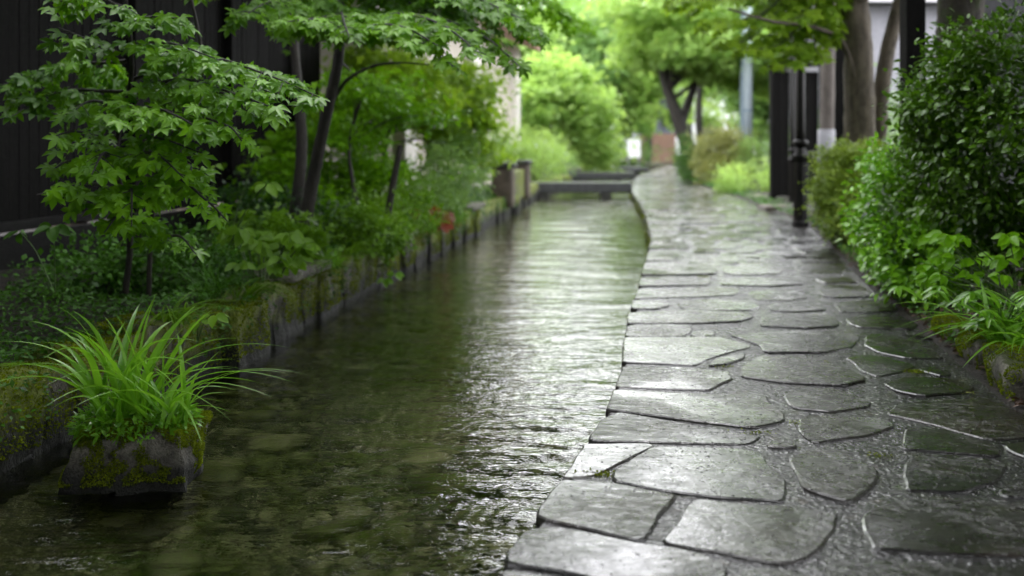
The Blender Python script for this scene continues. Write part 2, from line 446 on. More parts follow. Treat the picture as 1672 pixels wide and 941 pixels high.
def water_mat():
    m, n, l = mat('clear rippled water')
    v = coords(n, l, (1, 1.5, 1))
    n1 = bump(n, l, noise_(n, l, v, 30, 1, .5, 1.0), .35, .0055)
    v2 = coords(n, l, (1, 2.2, 1))
    n2 = bump(n, l, noise_(n, l, v2, 9, 1, .5, .6), .4, .011, n1)
    n2 = bump(n, l, noise_(n, l, coords(n, l, (1, 2.6, 1)), 2.6, 2, .5, .8), .5, .028, n2)
    gl = N_(n, 'ShaderNodeBsdfGlossy', Roughness=.012); gl.inputs['Color'].default_value = (1, 1, 1, 1); l.new(n2, gl.inputs['Normal'])
    rf = N_(n, 'ShaderNodeBsdfRefraction', Roughness=.0, IOR=1.33); rf.inputs['Color'].default_value = (.80, .84, .66, 1); l.new(n2, rf.inputs['Normal'])
    fr = N_(n, 'ShaderNodeFresnel', IOR=1.36); l.new(n2, fr.inputs['Normal'])
    mx = N_(n, 'ShaderNodeMixShader'); l.new(fr.outputs[0], mx.inputs[0]); l.new(rf.outputs[0], mx.inputs[1]); l.new(gl.outputs[0], mx.inputs[2])
    o = N_(n, 'ShaderNodeOutputMaterial'); l.new(mx.outputs[0], o.inputs[0]); return m
M['water'] = water_mat()

# ------------------------------------------------------------------ layout curves (x as a function of y)
LY = [-6, 0, 4.44, 6.5, 10.55, 19.8, 26.7, 36, 45, 60]; LX = [-3.4, -2.85, -2.22, -1.80, -1.30, -.12, .68, 2.2, 4.2, 6.4]
PY = [-6, 0, 2.84, 3.26, 4.22, 5.5, 8.9, 12.9, 18.2, 26.7, 36.5, 50, 60]; PX = [-1.2, -.42, -.06, .06, .33, .57, 1.10, 1.73, 2.33, 3.07, 4.34, 7.0, 9.0]
RY = [-6, 0, 4.41, 6, 8.54, 14.9, 23.6, 31.8, 40, 50, 60]; RX = [.9, 1.45, 2.24, 2.54, 3.0, 4.35, 5.14, 5.6, 6.3, 8.3, 11]
def Lx(y): return np.interp(y, LY, LX)
def Px(y): return np.interp(y, PY, PX)
def Rx(y): return np.interp(y, RY, RX)

# ---- ground: one sheet to the horizon, with the canal cut into it
ys = np.concatenate([np.linspace(-40, 0, 12, endpoint=False), np.linspace(0, 60, 240), np.linspace(61, 400, 40)])
def ground_mesh():
    V = []; 
    for y in ys:
        l, p, r = Lx(y), Px(y), Rx(y)
        k = 1.0 if -30 < y < 60 else 0.0
        def nz(x, a=.06): return a * wob((x, y, 0), .9)
        zb = .12
        row = [(l - 300, 3.0), (l - 60, .6), (l - 12, .25), (l - 5, .24 + nz(l - 5)), (l - 3.2, .22 + nz(l - 3.2)), (l - 2.2, .21 + nz(l - 2.2)), (l - 1.2, .17 + nz(l - 1.2)),
               (l - .6, .15 + nz(l - .6, .03)), (l - .22, .12), (l - .2, .12 * (1 - k) + (-.62) * k), ((l * 2 + p) / 3, -.62 * k + (.1 * (1 - k)) + nz(l + 1, .05)),
               ((l + p * 2) / 3, -.6 * k + nz(p, .05)), (p + .16, -.62 * k), (p + .18, -.13), (r - .1, -.13), (r - .02, .0), (r + .15, .04 + nz(r, .03)), (r + .5, .08 + nz(r + .5, .06)), (r + 1.2, .12 + nz(r + 1.2)),
               (r + 3, .16), (r + 10, .2), (r + 60, .6), (r + 300, 3.0)]
        V += [(x, y, z) for x, z in row]
    nc = 23; nr = len(ys)
    idx = np.arange(nc * nr).reshape(nr, nc)
    Q = np.stack([idx[:-1, :-1], idx[:-1, 1:], idx[1:, 1:], idx[1:, :-1]], -1)
    mi = np.zeros(Q.shape[:2], int); mi[:, 9:12] = 1
    me = np_mesh('ground', V, [Q.reshape(-1, 4)], smooth=False, midx=mi.ravel())
    return me
g = link('ground', ground_mesh(), None, [M['soil'], M['bed']]); tag(g, kind='structure')

# ---- water: real ripples displaced in the sheet
def water_mesh():
    yy = np.exp(np.linspace(math.log(1.2), math.log(60), 1300)); yy = np.concatenate([np.linspace(-10, 1.1, 20), yy])
    uu = np.linspace(0, 1, 300)
    Y, U = np.meshgrid(yy, uu, indexing='ij')
    X = (Lx(yy) - .19)[:, None] * (1 - U) + (Px(yy) + .15)[:, None] * U
    Z = np.zeros_like(X)
    rg = np.random.default_rng(3)
    px_, py_ = X + .05 * np.sin(3.1 * Y + 1.3 * X), Y + .06 * np.sin(2.3 * X + 1.1 * Y)
    for i in range(46):
        lam = math.exp(rg.uniform(math.log(.06), math.log(.42)))
        th = rad(90 + rg.normal(0, 22)); k = 2 * np.pi / lam
        amp = .0038 * lam
        env = .55 + .45 * np.sin(rg.uniform(.5, 1.6) * X + rg.uniform(0, 6)) * np.sin(rg.uniform(.3, .9) * Y + rg.uniform(0, 6))
        fade = np.clip((lam / (.004 * np.maximum(Y, 2) + .004) - 3) / 6, 0, 1)
        Z += amp * env * fade * np.sin(k * (math.cos(th) * px_ + math.sin(th) * py_) + rg.uniform(0, 6))
    for i in range(16):
        lam = math.exp(rg.uniform(math.log(.5), math.log(1.6))); th = rad(90 + rg.normal(0, 16)); k = 2 * np.pi / lam
        env = .5 + .5 * np.sin(rg.uniform(.8, 2.2) * X + rg.uniform(0, 6)) * np.sin(rg.uniform(.3, .8) * Y + rg.uniform(0, 6))
        Z += .0026 * lam * env * np.clip((Y - 4) / 5, .15, 1) * np.sin(k * (math.cos(th) * px_ + math.sin(th) * py_) + rg.uniform(0, 6))
    for (cx, cy, lam, amp, fall) in ((.42, 3.75, .07, .0016, .75), (.62, 4.9, .08, .0013, .8), (.2, 3.0, .06, .0016, .6), (.75, 5.7, .09, .0012, .8), (.95, 6.6, .10, .0012, 1.0), (-1.5, 4.4, .09, .0004, 1.0)):
        d = np.hypot(X - cx, Y - cy) + .03 * np.sin(5 * X) * np.cos(4 * Y)
        Z += amp * np.exp(-(d / fall) ** 2) * np.sin(2 * np.pi * d / lam) * (.6 + .4 * np.sin(7 * np.arctan2(Y - cy, X - cx)))
    V = np.stack([X, Y, WATER + Z], -1).reshape(-1, 3)
    nr, nc = X.shape; idx = np.arange(nr * nc).reshape(nr, nc)
    Q = np.stack([idx[:-1, :-1], idx[:-1, 1:], idx[1:, 1:], idx[1:, :-1]], -1).reshape(-1, 4)
    return np_mesh('water', V, [Q])
def pebbles():
    rgp = np.random.default_rng(17)
    base = []; 
    for j, (zz, rr) in enumerate(((1, 0), (.72, .7), (.15, 1.0), (-.3, .85))):
        for k in range(1 if j == 0 else 8):
            a = 2 * math.pi * k / 8 + j * .3
            base.append((rr * math.cos(a), rr * math.sin(a), zz))
    base = np.array(base)
    F_ = [(0, 1 + k, 1 + (k + 1) % 8) for k in range(8)]
    for j in (1, 9):
        for k in range(8):
            a, b_ = j + k, j + (k + 1) % 8
            F_ += [(a, a + 8, b_ + 8), (a, b_ + 8, b_)]
    F_ = np.array(F_); n = 9000
    y = 1.3 + 9.5 * rgp.random(n) ** 1.5; u = rgp.random(n)
    x = Lx(y) + .02 + u * (Px(y) - Lx(y) + .1)
    keep = np.array([mnoise.noise(Vector((a * .9, b * .6, 3))) > -.22 + .15 * rgp.random() for a, b in zip(x, y)])
    x, y = x[keep], y[keep]; n = len(x)
    sz = np.exp(rgp.normal(-3.4, .5, n)); rot = rgp.uniform(0, 6.28, n)
    V = base[None] * (1 + rgp.normal(0, .13, (n, 25, 1))) * np.stack([sz, sz * rgp.uniform(.55, 1, n), sz * rgp.uniform(.25, .5, n)], 1)[:, None]
    c, s_ = np.cos(rot)[:, None], np.sin(rot)[:, None]
    X = V[..., 0] * c - V[..., 1] * s_ + x[:, None]; Y = V[..., 0] * s_ + V[..., 1] * c + y[:, None]
    Z = V[..., 2] - .60 + sz[:, None] * .2
    V = np.stack([X, Y, Z], -1).reshape(-1, 3)
    Fc = (F_[None] + (np.arange(n) * 25)[:, None, None]).reshape(-1, 3)
    return np_mesh('pebbles', V, [Fc], tint=np.repeat(rgp.random(n) ** 1.6, 25))
def pebble_mat():
    m, n, l = mat('submerged pebbles')
    a = N_(n, 'ShaderNodeAttribute', attribute_name='tint').outputs['Fac']
    c = mixc(n, l, a, (.02, .022, .009), (.27, .26, .17))
    c = mixc(n, l, ramp(n, l, noise_(n, l, coords(n, l), 3, 4), .42, .6), c, (.07, .085, .015))
    p = N_(n, 'ShaderNodeBsdfPrincipled', Roughness=.7); l.new(c, p.inputs['Base Color'])
    o = N_(n, 'ShaderNodeOutputMaterial'); l.new(p.outputs[0], o.inputs[0]); return m
pb = link('pebbles', pebbles(), None, [pebble_mat()]); tag(pb, kind='stuff')
w = link('water', water_mesh(), None, [M['water']]); tag(w, kind='structure')

# ---- path: mortar bed and flagstones
A = lambda p: (p[0] / 2.488 + 1000, p[1] / 2.488 + 380)
B = lambda p: (p[0] / 1.9174 + 800, p[1] / 1.9174 + 560)
stA = [
 [(45,430),(300,428),(430,425),(560,455),(565,470),(480,490),(400,515),(340,543),(180,535),(36,530)],
 [(385,540),(420,515),(540,490),(540,512),(460,540),(400,547)],
 [(58,380),(200,372),(325,378),(325,400),(295,425),(180,428),(48,425)],
 [(310,424),(335,402),(400,398),(425,414),(400,427)],
 [(64,328),(300,318),(570,330),(570,350),(520,365),(320,372),(58,370)],
 [(82,280),(230,278),(235,300),(180,314),(72,312)],
 [(260,285),(420,270),(590,285),(600,303),(560,318),(400,320),(300,318),(270,305)],
 [(100,232),(300,225),(500,225),(520,240),(500,255),(320,265),(88,270)],
 [(112,185),(250,178),(400,180),(405,205),(385,217),(104,222)],
 [(130,125),(350,118),(380,130),(425,150),(425,170),(300,176),(116,176)],
 [(145,85),(280,85),(285,112),(138,115)],
 [(310,85),(500,85),(550,100),(550,125),(430,130),(390,110),(315,110)],
 [(445,145),(650,140),(695,155),(680,170),(500,175),(450,165)],
 [(430,190),(550,182),(770,195),(780,212),(650,220),(440,215)],
 [(550,240),(700,228),(790,250),(795,268),(700,278),(580,275),(550,260)],
 [(830,235),(880,215),(1020,222),(1080,262),(900,268),(850,258)],
 [(640,295),(780,285),(860,300),(870,318),(740,325),(640,318)],
 [(600,345),(640,332),(870,330),(915,355),(920,382),(800,392),(600,383)],
 [(900,290),(1000,280),(1130,285),(1160,320),(1050,328),(920,325)],
 [(945,350),(1040,338),(1180,345),(1250,380),(1210,397),(1000,388),(960,372)],
 [(470,420),(700,400),(960,400),(1008,415),(1005,440),(975,470),(860,492),(620,490),(590,460),(510,430)],
 [(1020,460),(1030,420),(1080,412),(1250,430),(1350,515),(1200,515),(1080,490)],
 [(940,510),(1000,498),(1130,510),(1240,545),(1180,570),(1075,590),(1010,565)],
 [(525,545),(600,505),(780,505),(880,530),(1000,580),(1040,605),(950,628),(700,615),(520,590)],
 [(34,548),(260,552),(480,572),(492,600),(440,620),(395,645),(200,638),(12,630)],
 [(690,665),(760,632),(900,634),(1055,690),(1050,710),(900,735),(740,720),(710,700)],
 [(1100,620),(1180,590),(1370,595),(1480,635),(1440,655),(1260,672),(1150,650)],
 [(740,142),(880,137),(950,150),(940,166),(760,166)], [(820,190),(960,182),(1000,205),(860,208)],
 [(590,90),(700,84),(730,98),(700,112),(600,112)], [(740,88),(850,84),(880,98),(800,106)],
 [(590,125),(720,122),(740,132),(600,134)], [(1160,420),(1250,412),(1310,440),(1260,425)],
 [(1235,560),(1300,545),(1390,580),(1340,588)],
]
stB = [
 [(362,215),(382,152),(600,162),(870,167),(880,195),(925,225),(925,250),(820,272),(600,245),(480,230)],
 [(305,302),(345,245),(400,222),(560,248),(740,280),(850,292),(845,305),(810,322),(600,318),(320,312)],
 [(862,318),(900,308),(965,322),(960,335),(870,332)],
 [(965,240),(1000,230),(1150,235),(1240,240),(1275,262),(1200,290),(1020,320),(985,300),(960,275)],
 [(222,428),(290,318),(500,318),(520,328),(400,385),(325,422)],
 [(385,405),(500,332),(620,330),(800,336),(860,350),(870,385),(930,430),(930,480),(920,503),(700,490),(500,465),(380,440)],
 [(935,365),(990,340),(1100,340),(1220,405),(1215,440),(1130,508),(1060,490),(985,465),(960,420)],
 [(1300,270),(1400,265),(1560,315),(1605,335),(1600,362),(1440,348),(1285,335)],
 [(1295,380),(1360,353),(1500,357),(1625,382),(1600,430),(1500,470),(1300,468),(1290,420)],
 [(145,525),(225,435),(350,442),(580,482),(585,490),(530,550),(525,570),(485,630),(400,615),(260,580),(145,555)],
 [(530,630),(612,515),(640,490),(720,500),(950,515),(1095,540),(1085,590),(1040,650),(980,690),(900,700),(700,660)],
 [(1160,545),(1200,515),(1320,490),(1500,492),(1690,500),(1720,560),(1720,675),(1500,670),(1200,655),(1165,590)],
 [(40,675),(105,595),(200,585),(350,612),(640,662),(750,702),(740,760),(500,790),(200,720),(60,705)],
 [(-10,790),(40,715),(200,738),(500,808),(700,830),(680,1000),(300,1100),(-60,1000)],
 [(1040,700),(1100,682),(1300,690),(1750,705),(1800,900),(1400,960),(1040,930)],
 [(1605,325),(1700,312),(1740,385),(1690,372),(1620,345)],
 [(1585,465),(1680,425),(1760,440),(1760,495),(1600,485)],
 [(800,708),(950,718),(1000,740),(990,940),(720,900),(770,800)],
 [(1235,225),(1270,195),(1400,180),(1560,180),(1700,240),(1740,300),(1555,306),(1400,262)],
]
polys = [[flat(*A(p))[:2] for p in s] for s in stA] + [[flat(*B(p))[:2] for p in s] for s in stB]
def chaikin(P, it=2, q=.2):
    P = np.array(P)
    for _ in range(it):
        Nx = np.roll(P, -1, 0)
        P = np.stack([P * (1 - q) + Nx * q, P * q + Nx * (1 - q)], 1).reshape(-1, 2)
    return P
def lattice(y0, y1, sd):
    """irregular courses of flagstones between the path's two edges"""
    rg = np.random.default_rng(sd); out = []
    y = y0
    prev = None
    while y < y1:
        dy = rg.uniform(.38, .62) * (1.0 if y < 20 else 1.35)
        yb = min(y + dy, y1)
        ph = rg.uniform(0, 6)
        def line(yy, x, ph_): return yy + .05 * math.sin(2.1 * x + ph_)
        u = 0; ncell = rg.integers(3, 6) if y < 30 else rg.integers(2, 5)
        cuts = np.sort(np.concatenate([[0, 1], (np.arange(1, ncell) + rg.uniform(-.28, .28, ncell - 1)) / ncell]))
        ph0 = prev if prev is not None else ph
        for a, b in zip(cuts[:-1], cuts[1:]):
            def X(uu, yy): return Px(yy) + .0 + uu * (Rx(yy) - Px(yy))
            sk = rg.uniform(-.05, .05, 2)
            gap = .024
            ax0, ax1 = X(a, y) + gap + (sk[0] if a > 0 else 0), X(b, y) - gap + (sk[1] if b < 1 else 0)
            bx0, bx1 = X(a, yb) + gap - (sk[0] if a > 0 else 0), X(b, yb) - gap - (sk[1] if b < 1 else 0)
            m = (ax0 + ax1) / 2
            P = [(ax0, line(y, ax0, ph0) + gap), (m, line(y, m, ph0) + gap + rg.uniform(-.02, .02)), (ax1, line(y, ax1, ph0) + gap),
                 ((ax1 + bx1) / 2 + rg.uniform(-.05, .02), (y + yb) / 2), (bx1, line(yb, bx1, ph) - gap), ((bx0 + bx1) / 2, line(yb, (bx0 + bx1) / 2, ph) - gap + rg.uniform(-.02, .02)),
                 (bx0, line(yb, bx0, ph) - gap)]
            if a > 0: P.append(((ax0 + bx0) / 2 + rg.uniform(-.02, .05), (y + yb) / 2))
            out.append(P)
        prev = ph
        y = yb
    return out
far_start = 9.78
polys += lattice(far_start, 59, 5) + lattice(-5, 2.0, 8)
mb = MB()
for i, P in enumerate(polys):
    P = np.array(P, float)
    if P[:, 1].mean() < 13:
        # break edges up so they look split, not drawn
        Q = []
        for a, b in zip(P, np.roll(P, -1, 0)):
            d = np.linalg.norm(b - a); k = max(1, int(d / .07))
            for j in range(k):
                p = a + (b - a) * j / k
                if j: p = p + np.array([wob((p[0], p[1], i), 9), wob((p[0], p[1], i + 9), 9)]) * .018
                Q.append(p)
        P = chaikin(Q, 1, .25)
    else: P = chaikin(P, 2, .22)
    area = .5 * np.sum(P[:, 0] * np.roll(P[:, 1], -1) - np.roll(P[:, 0], -1) * P[:, 1])
    if area < 0: P = P[::-1]
    c = P.mean(0); n = len(P)
    T = np.roll(P, -1, 0) - np.roll(P, 1, 0); Nn = np.stack([T[:, 1], -T[:, 0]], 1); Nn /= np.linalg.norm(Nn, axis=1, keepdims=True) + 1e-9
    kf = 1.0 if P[:, 1].mean() < 9 else 2.2
    tz = random.uniform(-.003, .003) * kf; sx, sy = random.uniform(-.009, .009) * kf, random.uniform(-.009, .009) * kf
    V = []
    for (ins, z) in ((-.002, -.09), (0, -.006), (.003, .004), (.010, .0085)):
        q = P - Nn * ins
        for v in q: V.append((v[0], v[1], z + tz + (sx * (v[0] - c[0]) + sy * (v[1] - c[1])) * (1 if z > -.05 else 0)))
    Fs = []
    for j in range(3):
        for k in range(n):
            a, b = j * n + k, j * n + (k + 1) % n
            Fs.append((a, b, b + n, a + n))
    Fs.append(tuple(range(3 * n, 4 * n)))
    mb.add(V, Fs, 0, random.random())
# mortar bed
ny = np.concatenate([np.linspace(-6, 0, 5, endpoint=False), np.linspace(0, 60, 300)])
V = []; Fs = []
for j, y in enumerate(ny):
    l, r = Px(y) + .035, Rx(y)
    V += [(l, y, -.12), (l, y, -.006), (l + .01, y, -.001), (r - .01, y, -.001), (r + .03, y, -.003), (r + .05, y, -.12)]
for j in range(len(ny) - 1):
    for k in range(5):
        a = j * 6 + k; Fs.append((a, a + 1, a + 7, a + 6))
mb.add(V, Fs, 1, .5)
path = mb.build('path', [M['flag'], M['mortar']], None, smooth=False)
tag(path, kind='structure')

# rain drops standing on the stones
from mathutils.bvhtree import BVHTree
def raindrops():
    bv = BVHTree.FromPolygons([Vector(v) for v in mb.V], mb.F)
    rgd = np.random.default_rng(77); V = []; Fs = []
    dome = [(0, 0, 1.0)] + [(math.cos(a) * q, math.sin(a) * q, h) for (q, h) in ((.5, .85), (.86, .5), (1, 0)) for a in np.arange(6) * math.pi / 3]
    dome = np.array(dome); T = [(0, 1 + k, 1 + (k + 1) % 6) for k in range(6)]
    for j in (1, 7):
        for k in range(6):
            a, b_ = j + k, j + (k + 1) % 6; T += [(a, a + 6, b_ + 6), (a, b_ + 6, b_)]
    T = np.array(T); n = 0
    for i in range(9000):
        y = 2.7 + 5.3 * rgd.random() ** 1.2; x = Px(y) + (Rx(y) - Px(y)) * rgd.random() ** .8
        if mnoise.noise(Vector((x * 2, y * 2, 0))) < -.15: continue
        hit = bv.ray_cast(Vector((x, y, 1)), Vector((0, 0, -1)))
        if hit[0] is None: continue
        r = .0016 + .0034 * rgd.random() ** 3
        V.append(dome * [r * rgd.uniform(.8, 1.5), r, r * .45] + np.array(hit[0])); Fs.append(T + n); n += 19
    return np_mesh('raindrops', np.concatenate(V), [np.concatenate(Fs)])
def drop_mat():
    m, n, l = mat('water drops')
    p = N_(n, 'ShaderNodeBsdfPrincipled', Roughness=.02); p.inputs['Base Color'].default_value = (.02, .02, .018, 1); p.inputs['Specular IOR Level'].default_value = .6
    o = N_(n, 'ShaderNodeOutputMaterial'); l.new(p.outputs[0], o.inputs[0]); return m
rdp = link('raindrops', raindrops(), None, [drop_mat()]); tag(rdp, kind='stuff')

# ------------------------------------------------------------------ rough stone blocks
def block(c, size, rz=0.0, n=6, rnd=.22, amp=.03, fr=4.0, sd=0.0):
    c = np.array(c, float); h = np.array(size, float) / 2
    t = np.linspace(-1, 1, n + 1); V = []; Fs = []; key = {}
    def vid(p):
        k = tuple(np.round(p, 4))
        if k not in key: key[k] = len(V); V.append(np.array(p, float))
        return key[k]
    for ax in range(3):
        for s in (-1, 1):
            for i in range(n):
                for j in range(n):
                    q = []
                    for (a, b) in ((t[i], t[j]), (t[i + 1], t[j]), (t[i + 1], t[j + 1]), (t[i], t[j + 1])):
                        p = [0, 0, 0]; p[ax] = s; p[(ax + 1) % 3] = a; p[(ax + 2) % 3] = b; q.append(vid(p))
                    Fs.append(q if s > 0 else q[::-1])
    V = np.array(V)
    sph = V / np.linalg.norm(V, axis=1, keepdims=True) * 1.25
    V = V * (1 - rnd) + sph * rnd
    V = V * h
    cs, sn = math.cos(rz), math.sin(rz)
    V = np.stack([V[:, 0] * cs - V[:, 1] * sn, V[:, 0] * sn + V[:, 1] * cs, V[:, 2]], 1) + c
    out = []
    for v in V:
        d = mnoise.noise_vector(Vector(v * fr) + Vector((sd, sd, 0))) * amp + mnoise.noise_vector(Vector(v * fr * 3.3) + Vector((sd, 0, 5))) * amp * .4
        out.append(v + np.array(d))
    return np.array(out), Fs

def moss_on(blocks, n, th, size, name, parent, zmin, fr=3.5, seed=0, facing=None):
    """tiny moss tufts where a noise field says moss grows"""
    rg = np.random.default_rng(seed); L = Leaves(); P = []; Nn = []
    tris = []
    for V, Fs in blocks:
        Fa = np.array(Fs); tris.append(V[Fa])
    Q = np.concatenate(tris)
    ar = np.linalg.norm(np.cross(Q[:, 1] - Q[:, 0], Q[:, 3] - Q[:, 0]), axis=1)
    nr = unit(np.cross(Q[:, 1] - Q[:, 0], Q[:, 3] - Q[:, 0]))
    ok = nr[:, 2] > -.4
    if facing is not None: ok &= ((nr @ np.array(facing)) > -.25)
    ar = ar * ok
    pick = rg.choice(len(Q), n, p=ar / ar.sum())
    u, v = rg.random(n)[:, None], rg.random(n)[:, None]
    p = (Q[pick, 0] * (1 - u) + Q[pick, 1] * u) * (1 - v) + (Q[pick, 3] * (1 - u) + Q[pick, 2] * u) * v
    val = np.array([mnoise.noise(Vector(x * fr)) + .45 * mnoise.noise(Vector(x * fr * 4)) for x in p])
    keep = (val + .12 * nr[pick][:, 2] > th) & (p[:, 2] > zmin + .03 * val)
    p = p[keep]; nn = nr[pick][keep]; m = len(p); val = val[keep]
    D = nn * .8 + rg.normal(size=(m, 3)) * .6; D[:, 2] += .1
    L.add(p - nn * .002, D, rg.normal(size=(m, 3)) + [0, 0, .5], size * rg.uniform(.5, 1.4, m), .35 + .9 * (val - th) + rg.normal(size=m) * .2)
    return L.build(name, DIA, M['moss'], parent)

# left canal wall (rough upright stones)
rg = np.random.default_rng(21)
lw = empty('retaining_wall', (Lx(8), 8, WATER), 'long mossy rough-stone retaining wall along the planted left bank of the canal', 'retaining wall')
blocks = []; y = 1.0
while y < 34:
    wd = rg.uniform(.2, .55) * (1 if y < 16 else 1.7)
    jut = rg.normal(0, .022) + (.08 if rg.random() < .12 else 0)
    top = .17 + rg.normal(0, .025)
    rz = math.atan2(Lx(y + .5) - Lx(y), .5)
    blocks.append(block((Lx(y + wd / 2) - .17 + jut, y + wd / 2, (top - .66) / 2), (.36, wd * 1.06, top + .66), -rz, 7 if y < 15 else 4, .07, .04, 4.6, y))
    y += wd
mbw = MB()
for V, Fs in blocks: mbw.add(V, Fs, 0, .5)
mbw.build('stonework', M['wallstone'], lw, smooth=True)
moss_on([b for b in blocks if b[0][:, 1].min() < 16], 300000, -.17, .014, 'moss', lw, -.17, 2.6, 4, (1, -.2, 0))
# capping slabs lying on the wall
for (y0, y1) in ((7.55, 8.5), (10.9, 11.9), (15.6, 16.9)):
    V, Fs = block((Lx((y0 + y1) / 2) - .16, (y0 + y1) / 2, .205), (.44, y1 - y0, .07), -.13, 5, .1, .012, 5, y0)
    m_ = MB(); m_.add(V, Fs); m_.build('capping_slab', M['planter'], lw, smooth=True)
# right canal wall under the path
rw = empty('retaining_wall', (Px(8) + .1, 8, WATER), 'mossy stone wall holding up the paved path above the water', 'retaining wall')
mbw = MB(); y = 0.6; rb = []
while y < 58:
    wd = rg.uniform(.25, .5) * (1 if y < 16 else 1.8)
    rz = math.atan2(Px(y + .5) - Px(y), .5)
    b_ = block((Px(y + wd / 2) + .15 + rg.normal(0, .015), y + wd / 2, -.38), (.26, wd * 1.0, .6), -rz, 4, .1, .025, 3.2, y + 40)
    b_[0][:, 2] = np.minimum(b_[0][:, 2], -.1); rb.append(b_)
    mbw.add(*b_); y += wd
mbw.build('stonework', M['wallstone'], rw, smooth=True)
moss_on([b for b in rb if 12 < b[0][:, 1].min() < 40], 30000, .0, .035, 'moss', rw, -.2, 2, 9, (-1, 0, 0))

# ------------------------------------------------------------------ planter stone with grass
pl = empty('stone_planter', (-1.53, 4.42, WATER), 'squat mossy stone block planter standing in the water with long grass growing in it', 'planter')
V, Fs = block((-1.60, 4.40, -.31), (.50, .48, .66), .1, 18, .32, .045, 5, 3.3)
low = V[:, 2] < WATER - .03
V[low, :2] = np.array([-1.60, 4.46]) + (V[low, :2] - np.array([-1.60, 4.40])) * .6
pm = MB(); pm.add(V, Fs); pm.build('stone_block', M['planter'], pl, smooth=True)
moss_on([(V, Fs)], 150000, -.14, .010, 'moss', pl, -.185, 6.0, 5)

def strap(base, az, length, width, lean, droop, seg=14, fold=.35, tint=.5, twist=0.0):
    """one long arching blade"""
    t = np.linspace(0, 1, seg + 1)
    out = length * (lean * t + droop * t ** 2.6 * .75)
    z = length * (t * (1 - .25 * lean) - droop * .62 * t ** 3)
    d = np.array([math.cos(az), math.sin(az)]); side = np.array([-math.sin(az + twist), math.cos(az + twist), 0])
    C = np.stack([base[0] + d[0] * out, base[1] + d[1] * out, base[2] + z], 1)
    wv = width * np.minimum(1, .55 + t * 2.2) * (1 - t ** 3.5) + .0006
    V = np.stack([C - side * wv[:, None] / 2 + np.array([0, 0, 1]) * (wv * fold * .5)[:, None], C, C + side * wv[:, None] / 2 + np.array([0, 0, 1]) * (wv * fold * .5)[:, None]], 1).reshape(-1, 3)
    i = np.arange(seg)[:, None] * 3
    Q = np.concatenate([i + np.array([0, 1, 4, 3]), i + np.array([1, 2, 5, 4])])
    return V, Q, np.full(len(V), tint)
def straps_mesh(name, lst, m, parent=None):
    V = []; Q = []; T = []; n = 0
    for v, q, t in lst: V.append(v); Q.append(q + n); T.append(t); n += len(v)
    me = np_mesh(name, np.concatenate(V), [np.concatenate(Q)], tint=np.concatenate(T))
    return link(name, me, parent, [m])

rg = np.random.default_rng(31)
def grass(center, n, length, width, spread, name, label, cat, group=None, leanr=(.05, .55), dr=(.1, 1.0), tr=(.3, .9), m='grass', azr=(0, 6.283), extra=()):
    B_ = []
    for i in range(n):
        a = rg.uniform(0, 6.283); r_ = spread * math.sqrt(rg.random())
        b = (center[0] + math.cos(a) * r_ , center[1] + math.sin(a) * r_ * .8, center[2] + rg.uniform(-.02, .0))
        az = rg.uniform(*azr)
        L_ = length * rg.uniform(.45, 1.1)
        B_.append(strap(b, az, L_, width * rg.uniform(.5, 1.25), rg.uniform(*leanr), rg.uniform(*dr), tint=rg.uniform(*tr), twist=rg.uniform(-1.3, 1.3)))
    B_ += list(extra)
    o = straps_mesh(name, B_, M[m]); return tag(o, label, cat, group)
zb = .03
ex = [strap((-1.58, 4.35, zb), -.15, .60, .020, .38, .50, tint=.8, twist=1.2), strap((-1.50, 4.3, zb), .05, .50, .016, .5, .9, tint=.7, twist=-1.1),
      strap((-1.66, 4.3, zb), 3.3, .62, .020, .5, .9, tint=.7, twist=1.2), strap((-1.70, 4.3, zb), 2.9, .52, .022, .6, .8, tint=.6, twist=-1),
      strap((-1.64, 4.2, zb), 2.5, .50, .032, .06, .25, tint=.75, twist=1.0), strap((-1.62, 4.2, zb), .8, .44, .034, .10, .35, tint=.85, twist=-1.0),
      strap((-1.44, 4.2, zb), .3, .46, .026, .18, .6, tint=.8, twist=1.2), strap((-1.42, 4.2, zb), 0.1, .42, .024, .3, .8, tint=.7, twist=1.3),
      strap((-1.66, 4.3, zb), 2.7, .68, .022, .25, .4, tint=.45, twist=1), strap((-1.60, 4.3, zb), .4, .66, .024, .22, .35, tint=.6, twist=1.1),
      strap((-1.68, 4.25, zb), 3.6, .5, .028, .4, .8, tint=.6, twist=1), strap((-1.52, 4.25, zb), -.6, .44, .018, .4, 1.1, tint=.6, twist=.8),
      strap((-1.60, 4.2, zb), 3.0, .58, .028, .15, .4, tint=.8, twist=1.3), strap((-1.63, 4.25, zb), 2.9, .62, .026, .1, .35, tint=.6, twist=-1.2)]
grass((-1.62, 4.32, zb), 54, .60, .028, .13, 'grass_clump', 'tall arching strap-leaf grass clump in the planter in the water', 'grass clump', 'clumps of strap-leaf grass', extra=ex, tr=(.2, .85), leanr=(.04, .5), dr=(.1, .9))
grass((-1.43, 4.28, zb), 34, .44, .018, .08, 'grass_clump', 'shorter finer grass tuft at the canal-side end of the planter', 'grass clump', 'clumps of strap-leaf grass', leanr=(.1, .7), tr=(.35, .95))
